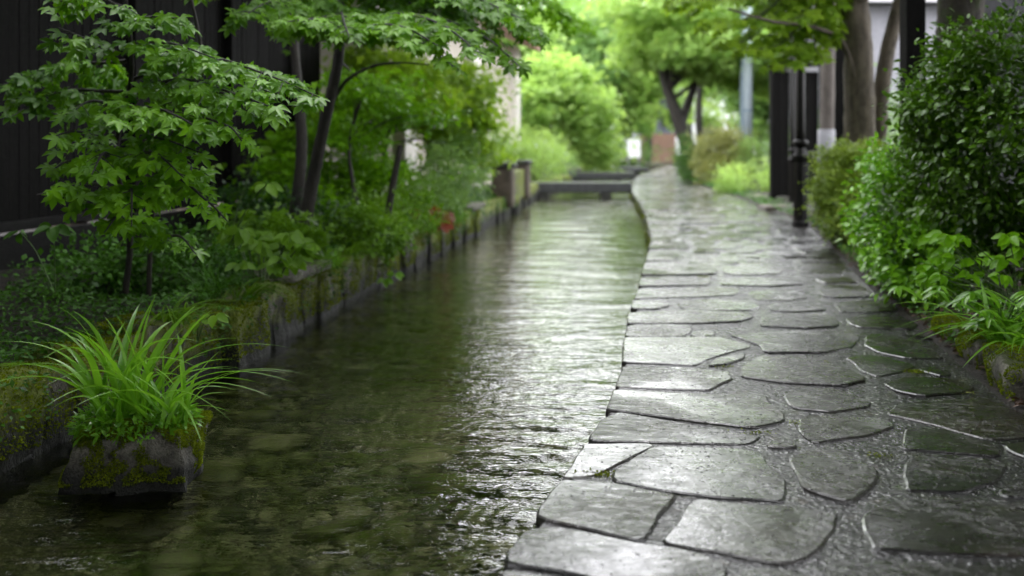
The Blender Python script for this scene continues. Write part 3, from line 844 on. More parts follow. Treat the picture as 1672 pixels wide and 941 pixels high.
# small weeds spilling over the planter's rim
L = Leaves(); n = 1500
a = rg.uniform(0, 6.283, n); rr = rg.uniform(0, 1, n) ** .6
P = np.stack([-1.60 + .25 * np.cos(a) * rr, 4.36 + .24 * np.sin(a) * rr, .03 + .09 * rg.random(n) * (1 - .6 * rr) - .03 * (rr > .9)], 1)
D = np.stack([np.cos(a), np.sin(a), rg.uniform(-.5, .8, n)], 1) + rg.normal(size=(n, 3)) * .4
L.add(P, D, np.array([0, 0, 1]) + rg.normal(size=(n, 3)) * .5, rg.uniform(.02, .055, n), rg.uniform(.1, .8, n))
tag(L.build('weeds', T_dia(.17), M['grass']), 'low leafy weeds at the foot of the grass in the planter', 'weeds')

# ------------------------------------------------------------------ maples: boughs with side twigs and palmate leaves
class Bough:
    def __init__(s, seed): s.rg = np.random.default_rng(seed); s.L = Leaves(); s.tw = []
    def run(s, pts, width, size, r0=.012, step=.085, tint=(.2, .8), face=(.35, -.8, .6), dens=1.0, tipk=.35, vert=.12):
        rg = s.rg; C = spline(pts, 12); seg = np.linalg.norm(np.diff(C, axis=0), axis=1); cum = np.concatenate([[0], np.cumsum(seg)])
        s.tw.append(tube(C, np.linspace(r0, .003, len(C)), 6, .1, int(rg.integers(99))))
        n = int(cum[-1] / step); face = np.array(face, float)
        for i in range(n):
            d = (i + rg.uniform(.2, .8)) * step; t = d / cum[-1]
            if t < .12: continue
            p = np.array([np.interp(d, cum, C[:, k]) for k in range(3)])
            p2 = np.array([np.interp(min(d + .05, cum[-1]), cum, C[:, k]) for k in range(3)])
            ax = unit(p2 - p + 1e-6)
            side = unit(np.cross(ax, [0, 0, 1])) * (1 if i % 2 else -1)
            ln = width * (math.sin(math.pi * min(1, (t * .8 + .12))) * (1 - tipk) + tipk * (1 - t)) * rg.uniform(.6, 1.15)
            dirv = unit(side * .9 + ax * .55 + np.array([0, 0, rg.normal(0, vert)]))
            m = max(3, int(ln / .05))
            q = p + dirv * np.linspace(0, ln, m)[:, None] + np.array([0, 0, -1.0]) * (np.linspace(0, 1, m) ** 2 * ln * .28)[:, None]
            s.tw.append(tube(q, np.linspace(.0035, .0015, m), 4))
            k = max(2, int(ln / (.025 / dens)))
            f = rg.random(k) ** .8
            lp = p + dirv * (ln * f)[:, None] + np.array([0, 0, -1.0]) * (f ** 2 * ln * .28)[:, None]
            sg = np.where(rg.random(k) < .5, 1, -1)[:, None]
            lat = np.cross(dirv, [0, 0, 1])
            D = dirv * .6 + lat * sg * rg.uniform(.2, 1.1, k)[:, None] + np.array([0, 0, -1]) * rg.uniform(.25, 1.0, k)[:, None] + np.array([face[0], face[1], 0]) * .35
            Nn = face + rg.normal(size=(k, 3)) * .35 + np.array([0, 0, .35])
            lp = lp + unit(D) * .02 + rg.normal(size=(k, 3)) * .015
            bt = rg.uniform(*tint)
            s.L.add(lp, D, Nn, size * rg.uniform(.45, 1.2, k), bt + rg.normal(size=k) * .16)
    def build(s, tree, leafmat, barkmat, extra=(), tmpl=None, lname='crown'):
        tubes_mesh('trunk', list(extra) + s.tw, M[barkmat], tree)
        s.L.build(lname, tmpl or PALM, M[leafmat], tree)

def W(px, py, Z): return tuple(at(px, py, Z))
# near maple by the fence, low layered boughs
t1 = empty('maple_tree', W(215, 470, 6.3), 'young dark green maple with low layered boughs in front of the black fence', 'tree')
b = Bough(5)
tr = [tube(spline([W(205, 478, 6.4), W(212, 380, 6.3), W(190, 250, 6.2), W(215, 120, 6.1), W(205, 0, 6.0), W(190, -150, 6.0)], 10), np.linspace(.022, .012, 51), 8, .1),
      tube(spline([W(243, 482, 6.3), W(246, 400, 6.2), W(262, 260, 6.0), W(330, 130, 6.0), W(300, -60, 6.0)], 10), np.linspace(.018, .01, 41), 8, .1)]
sz = .080
b.run([W(215, 130, 6.2), W(330, 95, 5.9), W(430, 120, 5.6), W(535, 165, 5.4)], .40, sz, tint=(.25, .75), dens=1.5)
b.run([W(215, 150, 6.2), W(300, 130, 5.7), W(400, 160, 5.4), W(470, 185, 5.2)], .30, sz, tint=(.35, .85), dens=1.4)
b.run([W(190, 90, 6.2), W(130, 60, 5.8), W(95, 45, 5.6)], .28, sz, tint=(.15, .6))
b.run([W(205, 60, 6.1), W(240, 30, 5.8), W(290, 25, 5.6)], .35, sz, tint=(.1, .5))
b.run([W(210, 20, 6.1), W(150, -10, 5.7), W(70, -20, 5.6)], .35, sz, tint=(.1, .5))
b.run([W(262, 230, 6.0), W(300, 190, 5.6), W(370, 205, 5.3), W(395, 230, 5.2)], .26, sz, tint=(.4, .9), dens=1.3)
b.run([W(200, 200, 6.1), W(240, 175, 5.6), W(290, 190, 5.3), W(330, 215, 5.2)], .30, sz, tint=(.4, .9), dens=1.4)
b.run([W(190, 240, 6.1), W(130, 215, 5.7), W(80, 225, 5.5)], .22, sz, tint=(.35, .8), dens=1.2)
b.run([W(195, 265, 6.1), W(170, 250, 5.5), W(150, 285, 5.2)], .20, sz, tint=(.4, .9), dens=1.3)
b.run([W(200, 260, 6.1), W(250, 250, 5.5), W(300, 290, 5.2)], .20, sz, tint=(.45, .9), dens=1.3)
b.run([W(215, 330, 6.2), W(280, 290, 5.6), W(340, 330, 5.3), W(372, 362, 5.2)], .22, sz, tint=(.5, .95), dens=1.4)
b.run([W(210, 320, 6.2), W(150, 300, 5.6), W(60, 318, 5.3)], .20, sz, tint=(.45, .9), dens=1.4)
b.run([W(212, 330, 6.2), W(215, 310, 5.5), W(215, 370, 5.1)], .20, sz, tint=(.5, .95), dens=1.4)
b.run([W(243, 400, 6.2), W(290, 385, 5.8), W(320, 415, 5.6)], .15, sz * .9, tint=(.3, .7))
for (p, q_, r_, wd_b) in [((200, 230, 6.1), (255, 225, 5.7), (330, 250, 5.4), .2), ((200, 270, 6.1), (120, 262, 5.7), (75, 285, 5.5), .18), ((262, 300, 6.1), (310, 270, 5.7), (300, 330, 5.4), .16),
                       ((215, 90, 6.2), (270, 70, 5.8), (350, 95, 5.5), .3), ((262, 180, 6.1), (350, 150, 5.6), (440, 190, 5.4), .24), ((205, 180, 6.1), (150, 165, 5.8), (110, 190, 5.6), .22), ((243, 380, 6.2), (200, 350, 5.7), (170, 380, 5.5), .15)]:
    b.run([W(*p), W(*q_), W(*r_)], wd_b, sz, tint=(.25, .9), dens=1.3)
b.run([W(205, 100, 6.3), W(100, 110, 6.6), W(0, 140, 6.4)], .40, sz, tint=(.0, .35), dens=1.3)
b.run([W(200, 150, 6.3), W(90, 150, 6.5), W(20, 190, 6.2)], .30, sz, tint=(.0, .35), dens=1.3)
b.build(t1, 'maple', 'bark_dark', tr)

# second maple whose boughs hang across the top of the view
t2 = empty('maple_tree', (-1.85, 9.2, .15), 'tall leaning maple on the left bank with glossy boughs hanging over the canal', 'tree')
b = Bough(8)
tr = [tube(spline([(-1.95, 9.3, .1), W(510, 300, 9.3), W(530, 200, 9.2), W(552, 100, 9.1), W(560, 0, 9.0), W(600, -160, 8.8)], 10), np.linspace(.068, .04, 51), 10, .12),
      tube(spline([W(543, 165, 9.2), W(568, 130, 9.1), W(610, 108, 8.9), W(655, 103, 8.6), W(700, 106, 8.3)], 10), np.linspace(.02, .005, 41), 8, .1),
      tube(spline([(-2.15, 9.9, .1), W(492, 260, 9.9), W(486, 140, 9.9), W(470, -40, 9.8)], 10), np.linspace(.07, .04, 31), 8, .12)]
sz = .085
b.run([W(552, 60, 9.0), W(640, 25, 7.6), W(720, 40, 6.9), W(790, 95, 6.6)], .42, sz, .02, tint=(.3, .8), dens=1.4)
b.run([W(556, 40, 9.0), W(600, 40, 7.4), W(660, 45, 6.8), W(715, 75, 6.6)], .40, sz, .018, tint=(.35, .9), dens=1.4)
b.run([W(556, 20, 9.0), W(520, 30, 7.2), W(470, 35, 6.6)], .45, sz, .016, tint=(.3, .8), dens=1.3)
b.run([W(556, 10, 9.0), W(560, 30, 7.2), W(570, 60, 6.6)], .38, sz, .016, tint=(.3, .85), dens=1.3)
b.run([W(560, -20, 9.0), W(450, 0, 7.4), W(400, 25, 6.6)], .40, sz, .016, tint=(.2, .7), dens=1.2)
b.run([W(560, -30, 9.0), W(660, -30, 8.0), W(760, -10, 7.6), W(850, 30, 7.4)], .5, sz, .018, tint=(.1, .5), dens=1.3)
b.run([W(560, -50, 9.0), W(700, -30, 8.4), W(820, 10, 8.4), W(885, 55, 8.4)], .55, sz, .018, tint=(.0, .35), dens=1.4)
b.run([W(560, -90, 9.0), W(720, -90, 8.4), W(880, -40, 8.4)], .7, sz, .018, tint=(.0, .35), dens=1.2)
b.run([W(590, -40, 9.0), W(480, -60, 7.5), W(330, -20, 6.6)], .6, sz, .016, tint=(.1, .6), dens=1.0)
b.run([W(600, -30, 9.0), W(700, 20, 8.0), W(790, 60, 7.6), W(850, 110, 7.4)], .45, sz, .016, tint=(.05, .45), dens=1.5)
b.run([W(600, -30, 9.0), W(740, 0, 8.2), W(830, 30, 8.0), W(880, 60, 8.0)], .5, sz, .016, tint=(.0, .35), dens=1.5)
b.run([W(560, 10, 9.0), W(640, 40, 7.2), W(690, 60, 6.8), W(740, 110, 6.6)], .38, sz, .014, tint=(.3, .85), dens=1.4)
b.run([W(640, -60, 9.4), W(800, -20, 10.5), W(900, 10, 11), W(960, 50, 11.5)], .6, sz*1.1, .02, tint=(.6, 1.1), dens=1.3)
b.run([W(556, 100, 9.1), W(590, 130, 9.6), W(640, 150, 10)], .5, sz, .012, tint=(.3, .8), dens=1.0)
b.build(t2, 'maple_mid', 'bark_dark', tr)

# ------------------------------------------------------------------ generic trees and shrubs
def tree(name, label, trunks, blobs, per, size, leafm, barkm, group=None, cat='tree', tmpl=None, cr=.35, flat_=.5, tint=(.3, .8), droop=.3, sides=10, up=.6, base=None, shell=.5, light=(0, 0, 1)):
    base = trunks[0][0][0] if base is None else base
    o = empty(name, base, label, cat, group)
    tb = []
    for i, (pts, r0, r1) in enumerate(trunks):
        C = spline(pts, 8); tb.append(tube(C, np.linspace(r0, r1, len(C)), sides, .12, i))
    # limbs reaching into every blob
    k = 0
    top = spline(trunks[0][0], 8)
    for bl in blobs:
        for j in range(3):
            k += 1
            c = np.array(bl[:3]) + unit(R.normal(size=3)) * np.array(bl[3:6]) * .6
            s_ = top[int(len(top) * R.uniform(.55, .98)) - 1]
            mid = (s_ + c) / 2 + np.array([0, 0, .1 * np.linalg.norm(c - s_)])
            tb.append(tube(spline([s_, mid, c], 5), np.linspace(trunks[0][2] * .7, .008, 11), 5, .1, k))
    tubes_mesh('trunk', tb, M[barkm], o)
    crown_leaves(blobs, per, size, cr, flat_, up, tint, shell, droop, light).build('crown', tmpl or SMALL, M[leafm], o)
    return o

def shrub(name, label, blobs, per, size, leafm, group=None, cat='shrub', tmpl=None, cr=.14, flat_=.9, tint=(.2, .9), base=None, stems=6, shell=.55, droop=.1, up=.6, light=(0, 0, 1), fname='foliage'):
    bl = blobs[0]
    bz = .05
    base = (bl[0], bl[1], bz) if base is None else base
    o = empty(name, base, label, cat, group)
    tb = []
    for j in range(stems):
        b2 = blobs[j % len(blobs)]
        c = np.array(b2[:3]) + unit(R.normal(size=3)) * np.array(b2[3:6]) * .6
        s_ = np.array(base) + np.array([R.normal() * .06, R.normal() * .06, 0])
        tb.append(tube(spline([s_, (s_ + c) / 2 + np.array([0, 0, .05]), c], 5), np.linspace(.014, .004, 11), 5, .1, j))
    tubes_mesh('stem', tb, M['bark_dark'], o)
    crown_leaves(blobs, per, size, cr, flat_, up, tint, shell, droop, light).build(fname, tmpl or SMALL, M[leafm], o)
    return o

# ---- left bank
tree('young_tree', 'slim yellow green tree behind the shrubs beside the beige wall', [([(-1.9, 14.6, .15), (-1.8, 14.6, 1.2), (-1.6, 14.8, 2.4)], .05, .025), ([(-2.2, 15, .15), (-2.3, 14.8, 1.5), (-2.0, 14.8, 2.6)], .04, .02)],
     [(-1.55, 14.8, 2.0, .75, .8, .5, 60), (-1.0, 15.6, 1.6, .6, .7, .55, 60), (-2.0, 15.2, 2.4, .8, .8, .4, 36), (-.6, 16, 1.25, .4, .5, .55, 40), (-2.3, 14, 1.5, .4, .6, .25, 16), (-.75, 16.2, 2.0, .6, .7, .5, 60), (-1.3, 13.6, 1.9, .6, .6, .3, 40)], 34, .08, 'sunny', 'bark_dark', tmpl=TRIO, cr=.3, flat_=.35)
tree('young_tree', 'thin-stemmed green sapling leaning beside the tall maple', [([(-1.55, 10.8, .15), W(570, 250, 10.8), W(590, 160, 10.8)], .03, .012)],
     [(-1.5, 11.0, 1.75, .45, .5, .22, 26), (-1.1, 11.5, 1.5, .4, .5, .15, 18), (-1.8, 11.2, 1.3, .35, .5, .15, 14)], 24, .07, 'maple_mid', 'bark_dark', tmpl=TRIO, cr=.26, flat_=.3)
shrub('leafy_shrub', 'tall leafy green shrub overhanging the left canal wall before the stone pillars', [(-.95, 14.1, .62, .5, .7, .5, 90), (-.85, 15.4, .95, .42, .8, .65, 90), (-1.1, 13.2, .5, .4, .5, .32, 50)], 34, .06, 'far_mid', tmpl=DIA, cr=.18)
shrub('leafy_shrub', 'bright low shrub on the left bank behind the wooden stake', [(-1.55, 10.7, .45, .45, .55, .28, 60), (-1.2, 11.6, .5, .4, .5, .3, 50)], 30, .045, 'fern', tmpl=DIA, cr=.15, tint=(.3, 1))
shrub('leafy_shrub', 'dark undergrowth shrub at the foot of the leaning maple trunks', [(-2.0, 9.9, .42, .5, .5, .25, 60), (-2.7, 10.8, .5, .6, .8, .35, 60)], 30, .045, 'dark', tmpl=DIA, cr=.16, tint=(.3, 1))
shrub('leafy_shrub', 'tall loose green shrub between the leaning maple and the wooden stake', [(-2.1, 12.2, 1.0, .6, .7, .7, 110), (-1.6, 12.6, .55, .5, .6, .4, 70), (-2.6, 11.6, .7, .5, .6, .5, 60)], 28, .065, 'maple_mid', tmpl=TRIO, cr=.2, flat_=.5, tint=(.1, .9), stems=12)
shrub('leafy_shrub', 'grey green shrub against the end of the beige wall', [(-.75, 25, 1.0, .75, 1.2, .7, 70)], 30, .08, 'far_mid', tmpl=DIA, cr=.3)
shrub('leafy_shrub', 'bright light green shrub beyond the stone pillars beside the first bridge', [(.75, 29.5, .8, .75, 1.2, .75, 90), (.1, 28, 1.1, .6, .8, .6, 60)], 36, .09, 'far_bright', tmpl=DIA, cr=.3)
tree('broad_tree', 'rounded light green tree overhanging the canal beyond the bridges', [([(1.0, 40, .1), (1.1, 40, 1.2), (1.3, 40, 2.5)], .16, .08)],
     [(1.5, 39, 3.4, 1.5, 1.6, 1.3, 90), (2.6, 39.5, 2.2, 1.5, 1.6, 1.3, 90), (.6, 38, 2.4, 1.2, 1.4, 1.6, 80), (3.2, 39.5, 1.1, .9, 1.2, .7, 40)], 44, .16, 'far_bright', 'bark_dark', tmpl=TRIO, cr=.55, flat_=.6, tint=(.15, .8))
shrub('leafy_shrub', 'rounded mid green shrub at the bend of the canal below the light green tree', [(3.3, 42, .8, .9, 1.0, .75, 60)], 40, .11, 'far_mid', tmpl=DIA, cr=.35)
shrub('leafy_shrub', 'silvery grey green shrub between the first and second bridge', [(1.6, 34.5, .6, .5, .8, .4, 40)], 30, .08, 'far_mid', tmpl=DIA, cr=.25, tint=(.6, 1))

for i, (px, py, Z, r_, n_, mm, lb) in enumerate([(300, 440, 7.3, .33, 60, 'cover', 'low dark fern-like shrub behind the wall at the foot of the low-boughed maple'), (140, 470, 7.0, .30, 46, 'cover', 'low leafy shrub by the fence rail at the far left'),
      (420, 400, 8.4, .36, 60, 'fern', 'bushy green undergrowth shrub just behind the broad pale five-leaflet plant'), (590, 400, 9.8, .30, 56, 'fern', 'bright small-leaved shrub leaning over the wall before the wooden stake'), (520, 380, 10.6, .4, 60, 'maple_mid', 'loose green shrub between the two stems of the leaning maple')]):
    c = at(px, py, Z)
    shrub('leafy_shrub', lb, [(c[0], Z, .34, r_, r_, r_ * .75, n_), (c[0] + r_ * .7, Z + .3, .28, r_ * .7, r_ * .7, r_ * .5, n_ // 2)], 26, .05 if i < 2 else .058, mm, tmpl=[DIA, DIA, TRIO, DIA, TRIO][i], cr=.13, tint=(.1, 1), base=(c[0], Z, .16))
# low undergrowth along the left bank: countless small leaves
L = Leaves(); n = 42000
yy = 1.6 + 20 * R.random(n) ** 1.7; uu = R.random(n)
xx = Lx(yy) - .12 - 2.0 * uu ** 1.3
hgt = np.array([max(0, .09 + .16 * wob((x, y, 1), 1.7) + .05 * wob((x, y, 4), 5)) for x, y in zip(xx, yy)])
zz = .16 + hgt * R.random(n) ** .5
ov = (R.random(n) < .09) & (np.sin(yy * 3.1) + np.sin(yy * 7.3 + 1) > .1)
xx[ov] = Lx(yy[ov]) + .03 + .05 * R.random(ov.sum()); zz[ov] = .20 - .28 * R.random(ov.sum()) ** 1.5
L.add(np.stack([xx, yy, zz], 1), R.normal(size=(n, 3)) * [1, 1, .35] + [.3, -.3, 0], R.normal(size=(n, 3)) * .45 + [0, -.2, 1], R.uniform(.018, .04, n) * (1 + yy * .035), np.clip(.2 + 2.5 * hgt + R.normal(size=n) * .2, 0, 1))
tag(L.build('ground_cover', SMALL, M['cover']), kind='stuff')

# compound-leaf plants on the bank
def leafy_stem(root, tip, n_leaf, size, L, tb, spread=1.0, droop=.35, rg=None, face=(.05, -.6, .8), r=.005):
    C = spline([root, (np.array(root) + np.array(tip)) / 2 + np.array([0, 0, .05]), tip], 6)
    tb.append(tube(C, np.linspace(r, r * .5, len(C)), 6))
    ax = unit(C[-1] - C[-3])
    for k in range(n_leaf):
        a = (k - (n_leaf - 1) / 2) / max(1, n_leaf - 1) * 2.6 * spread
        s_ = unit(np.cross(ax, np.array([0, 0, 1.0])) + 1e-6)
        f = unit(np.array([ax[0], ax[1], 0]) + 1e-6)
        D = f * math.cos(a) + s_ * math.sin(a) + np.array([0, 0, -droop]) + rg.normal(size=3) * .3
        L.add(C[-1] + D * .012, D, np.array(face) + rg.normal(size=3) * .35, size * (1 - .25 * abs(a) / 2) * rg.uniform(.9, 1.1), rg.uniform(.4, .9))
def plant(name, label, stems, leafm='fern', tmpl=None, cat='plant', group=None, seed=1, base=None, **kw):
    rg2 = np.random.default_rng(seed)
    base = stems[0][0] if base is None else base
    o = empty(name, base, label, cat, group); L = Leaves(); tb = []
    for (a, b_, k, s_) in stems: leafy_stem(a, b_, k, s_, L, tb, rg=rg2, **kw)
    tubes_mesh('stem', tb, M['stem'], o); L.build('leaves', tmpl or T_oval(.29, .25, .08), M[leafm], o)
    return o
for i, (y, ln, lb) in enumerate([(5.9, .34, 'grass tuft spilling over the left wall level with the back of the planter'), (6.9, .30, 'short grass tuft on the wall in front of the low-boughed maple'), (8.2, .34, 'grass tuft hanging over the wall just past the broad pale five-leaflet plant'),
                             (9.3, .34, 'leafy grass tuft arching over the wall before the weed sprouting from it'), (11.2, .36, 'long grass tuft drooping over the wall between the weed and the rusty leaves')]):
    grass((Lx(y) - .04, y, .16), 46, ln, .013, .10, 'grass_tuft', lb, 'grass tuft', tr=(.0, .8), leanr=(.3, .9), dr=(.6, 1.4), m='fern', azr=(-1.8, 1.2))
plant('seedling', 'small dark-leaved seedling on a bare stem at the far left by the fence rail', [(W(90, 480, 6.0), W(88, 368, 5.9), 5, .13), (W(85, 470, 6.1), W(32, 378, 6.2), 4, .10)], 'cover', group='compound-leaf plants')
plant('sprig', 'pale three-leaved sprig leaning out over the canal wall beside the planter grass', [(W(322, 560, 5.6), W(350, 512, 5.3), 4, .09), (W(322, 560, 5.6), W(325, 525, 5.4), 3, .07)], 'fern')
plant('broadleaf_plant', 'tall bare-stalked plant with a whorl of pale leaves at its tip', [(W(375, 400, 6.9), W(435, 300, 6.6), 5, .12), (W(345, 400, 7.2), W(352, 268, 7.1), 3, .07), (W(372, 400, 7.4), W(425, 240, 7.4), 3, .08)], 'fern')
st = []
for i in range(24):
    px = random.uniform(375, 510); py = random.uniform(372, 432)
    st.append((W(430 + (px - 430) * .4, 455, 7.2), W(px, py, 6.9 + random.uniform(-.3, .4)), 5, random.uniform(.10, .13)))
plant('broadleaf_plant', 'broad pale green five-leaflet plant spreading at the edge of the left wall', st, 'fern', seed=4)
for i, (px, py, Z, n_, l_, lb) in enumerate([(540, 430, 8.6, 60, .28, 'bright narrow-leaved grass tuft on the wall behind the broad-leaved plant'), (700, 385, 12.0, 60, .45, 'grass tuft beside the rusty red leaves on the left bank'),
                                      (640, 400, 10.2, 50, .35, 'grass tuft at the foot of the dark wooden stake'), (345, 470, 6.8, 50, .42, 'thin dark grass behind the wall near the three-leaved sprig'), (745, 375, 13.5, 40, .3, 'small pale grass tuft drooping over the wall below the tall shrub')]):
    c = (at(px, py, Z)[0], Z, .17)
    grass(c, n_, l_, .012, .10, 'grass_tuft', lb, 'grass tuft', tr=(.2, .9), leanr=(.2, .8), m='grass' if i != 3 else 'cover')
L = Leaves(); c = at(712, 352, 12.4)
for k in range(14): L.add(c + R.normal(size=3) * .07, [R.normal(), R.normal(), -.6], [0, -1, .4] + R.normal(size=3) * .4, .2, R.random())
rp = empty('red_leaved_plant', (c[0], c[1], .17), 'rusty red drooping leaves among the green on the left bank', 'plant')
L.build('leaves', OVALW, M['red'], rp); tubes_mesh('stem', [tube(spline([(c[0], c[1], .15), (c[0], c[1] + .05, .25), tuple(c)], 5), np.full(11, .006), 5)], M['bark_dark'], rp)
plant('wall_weed', 'small weed sprouting from the left canal wall just above the water', [(W(615, 435, 10.2), W(645, 445, 10.0), 5, .1), (W(615, 435, 10.2), W(628, 455, 10.0), 4, .1)], 'grass', cat='weed')
# dark wooden stake
o = tubes_mesh('wooden_stake', [tube(spline([W(628, 385, 10.6), W(642, 300, 10.55), W(654, 238, 10.5)], 6), np.linspace(.04, .032, 13), 8, .08)], M['bark_dark']); tag(o, 'dark leaning wooden stake stuck in the left bank among the shrubs', 'stake')

# ---- fence on the left
fo = lambda y: Lx(0) * 0 - 4.97 + .137 * y
fe = empty('timber_fence', (fo(9), 9, .2), 'tall black vertical-board timber fence behind the left bank', 'fence')
mbf = MB(); y = 2.0
while y < 15.2:
    wd = .118
    off = random.uniform(0, .012)
    mbf.obox((fo(y) + off, y), (fo(y + wd) + off, y + wd), .022, .52, 3.25)
    y += wd + .010
mbf.build('board_panel', M['blackwood'], fe, bevel=.003)
for y in (3.0, 5.2, 7.4, 9.6, 11.8, 14.0):
    q = MB(); q.obox((fo(y) + .075, y), (fo(y + .12) + .075, y + .12), .11, .0, 3.4); q.build('post', M['blackwood'], fe, bevel=.006)
q = MB(); q.obox((fo(2) + .03, 2), (fo(15.2) + .03, 15.2), .05, .16, .50); q.build('base_plank', M['blackrail'], fe, bevel=.005)
for z in (.535, 3.1):
    q = MB(); q.obox((fo(2) + .05, 2), (fo(15.2) + .05, 15.2), .06, z, z + .07); q.build('rail', M['blackrail'], fe, bevel=.005)

# ---- beige building on the left
bo = lambda y: -4.2 + .137 * y
bd = empty('plastered_building', (bo(22), 22, .1), 'beige plastered building with a terracotta tile eave behind the left bank', 'building')
q = MB(); y0, y1 = 15.6, 31.5
q.add([(bo(y0), y0, 0), (bo(y1), y1, 0), (bo(y1) - 7, y1 + 1, 0), (bo(y0) - 7, y0 + 1, 0), (bo(y0), y0, 4.1), (bo(y1), y1, 4.1), (bo(y1) - 7, y1 + 1, 4.1), (bo(y0) - 7, y0 + 1, 4.1)],
      [(0, 1, 5, 4), (1, 2, 6, 5), (2, 3, 7, 6), (3, 0, 4, 7)])
q.build('wall', M['plaster'], bd)
for y in (30.2, 23.0, 16.6):
    q = MB(); q.obox((bo(y) + .10, y), (bo(y + .9) + .10, y + .9), .2, 0, 4.09); q.build('pilaster', M['plaster2'], bd, bevel=.01)
for y in (19.0,):
    q = MB(); q.obox((bo(y) + .03, y), (bo(y + 1.6) + .03, y + 1.6), .1, .9, 2.3); fr_ = q.build('window', M['pillar'], bd)
    q = MB(); q.obox((bo(y + .1) + .05, y + .1), (bo(y + 1.5) + .05, y + 1.5), .07, 1.0, 2.2); q.build('pane', M['glass'], fr_)
q = MB()
for k in range(60):
    a, b_ = y0 - .4 + (y1 - y0 + .8) * k / 60, y0 - .4 + (y1 - y0 + .8) * (k + .8) / 60
    q.add([(bo(a) + .75, a, 4.05), (bo(b_) + .75, b_, 4.05), (bo(b_) - 3.5, b_ + .5, 5.9), (bo(a) - 3.5, a + .5, 5.9), (bo(a) + .75, a, 4.17), (bo(b_) + .75, b_, 4.17), (bo(b_) - 3.5, b_ + .5, 6.02), (bo(a) - 3.5, a + .5, 6.02)],
          [(0, 3, 2, 1), (4, 5, 6, 7), (0, 1, 5, 4), (1, 2, 6, 5), (2, 3, 7, 6), (3, 0, 4, 7)])
q.add([(bo(y0 - .4) + .7, y0 - .4, 4.03), (bo(y1 + .4) + .7, y1 + .4, 4.03), (bo(y1 + .4) - 3.5, y1 + .9, 5.87), (bo(y0 - .4) - 3.5, y0 + .1, 5.87)], [(0, 1, 2, 3)])
q.build('roof', M['tile'], bd)

# ---- stone pillars on the left wall near the bridge
for (y, lb) in ((19.6, 'square brown stone pillar on the left canal wall, nearer of the two'), (22.6, 'square mossy stone pillar on the left canal wall, farther of the two and next to the first bridge')):
    o = empty('stone_pillar', (Lx(y) - .02, y, .15), lb, 'pillar', 'stone pillars on the canal wall')
    q = MB(); V, Fs = block((Lx(y) - .02, y, .38), (.40, .5, .78), -.13, 6, .05, .01, 4, y); q.add(V, Fs); q.build('shaft', M['pillar'], o, smooth=True)
    q = MB(); V, Fs = block((Lx(y) - .02, y, .80), (.48, .58, .09), -.13, 6, .06, .006, 4, y + 5); q.add(V, Fs); q.build('cap', M['bridge'], o, smooth=True)
q = MB(); ya = 20.0
V, Fs = block((Lx(21.1) - .04, 21.1, .34), (.26, 2.3, .62), -.13, 10, .05, .02, 3, 77); q.add(V, Fs)
o = q.build('parapet_wall', M['wallstone'], None, smooth=True); tag(o, 'low mossy parapet wall joining the two stone pillars', 'wall')

# ---- bridges
for (y, w_, t_, z, lb) in ((26.6, 1.0, .26, .19, 'grey stone slab footbridge across the canal, the nearest of three'), (35.5, 1.2, .24, .20, 'second stone slab footbridge, between the nearest and the farthest'), (44, 1.6, .18, .18, 'farthest stone slab footbridge where the canal bends')):
    x0, x1 = Lx(y) - .35, Px(y) + .06
    o = empty('footbridge', (x0, y, z), lb, 'footbridge', 'stone footbridges over the canal')
    q = MB(); q.box((x0, y, z - t_), (x1, y + w_, z)); q.build('slab', M['bridge'], o, bevel=.015)
    for xx_ in (x0 + .38, x0 + (x1 - x0) * .72):
        q = MB(); q.box((xx_, y + .08, -.66), (xx_ + .26, y + w_ - .08, z - t_ - .003)); q.build('pier', M['bridgeleg'], o, bevel=.015)

# ------------------------------------------------------------------ right side
# lamp-post with ribbed base
def post(x, y, h, r, baseh, baser, name, label, cat, z0=.0, group=None, collar=True):
    o = empty(name, (x, y, z0), label, cat, group)
    q = MB(); q.lathe((x, y, z0), [(baser * 1.15, 0), (baser * 1.15, .06), (baser, .09), (baser, baseh * .82), (baser * 1.2, baseh * .86), (baser * 1.25, baseh * .9), (baser * .9, baseh * .95), (r * 1.1, baseh)], 8)
    q.build('base', M['blackmetal'], o)
    q = MB(); q.lathe((x, y, z0), [(r, baseh + .002), (r, baseh + .25), (r * .85, h)], 12); q.build('pole', M['blackmetal'], o, smooth=True)
    if collar:
        q = MB(); q.lathe((x, y, z0 + baseh + .02), [(r * 1.3, 0), (r * 1.7, .03), (r * 1.7, .07), (r * 1.3, .1)], 14); q.build('collar', M['blackmetal'], o, smooth=True)
    return o
lp = post(4.20, 14.9, 4.6, .066, 1.14, .105, 'street_lamp', 'black iron lamp post with a thick faceted base at the path edge', 'street lamp')
q = MB(); q.lathe((4.20, 14.9, 4.6), [(.05, 0), (.09, .04), (.14, .1), (.2, .42), (.22, .44), (.06, .6), (.02, .68)], 8); q.build('lantern', M['blackmetal'], lp)
bp = post(5.32, 19.4, 3.2, .045, .95, .075, 'iron_post', 'thinner black iron post behind the lamp post in front of the black boards', 'post', z0=.05)
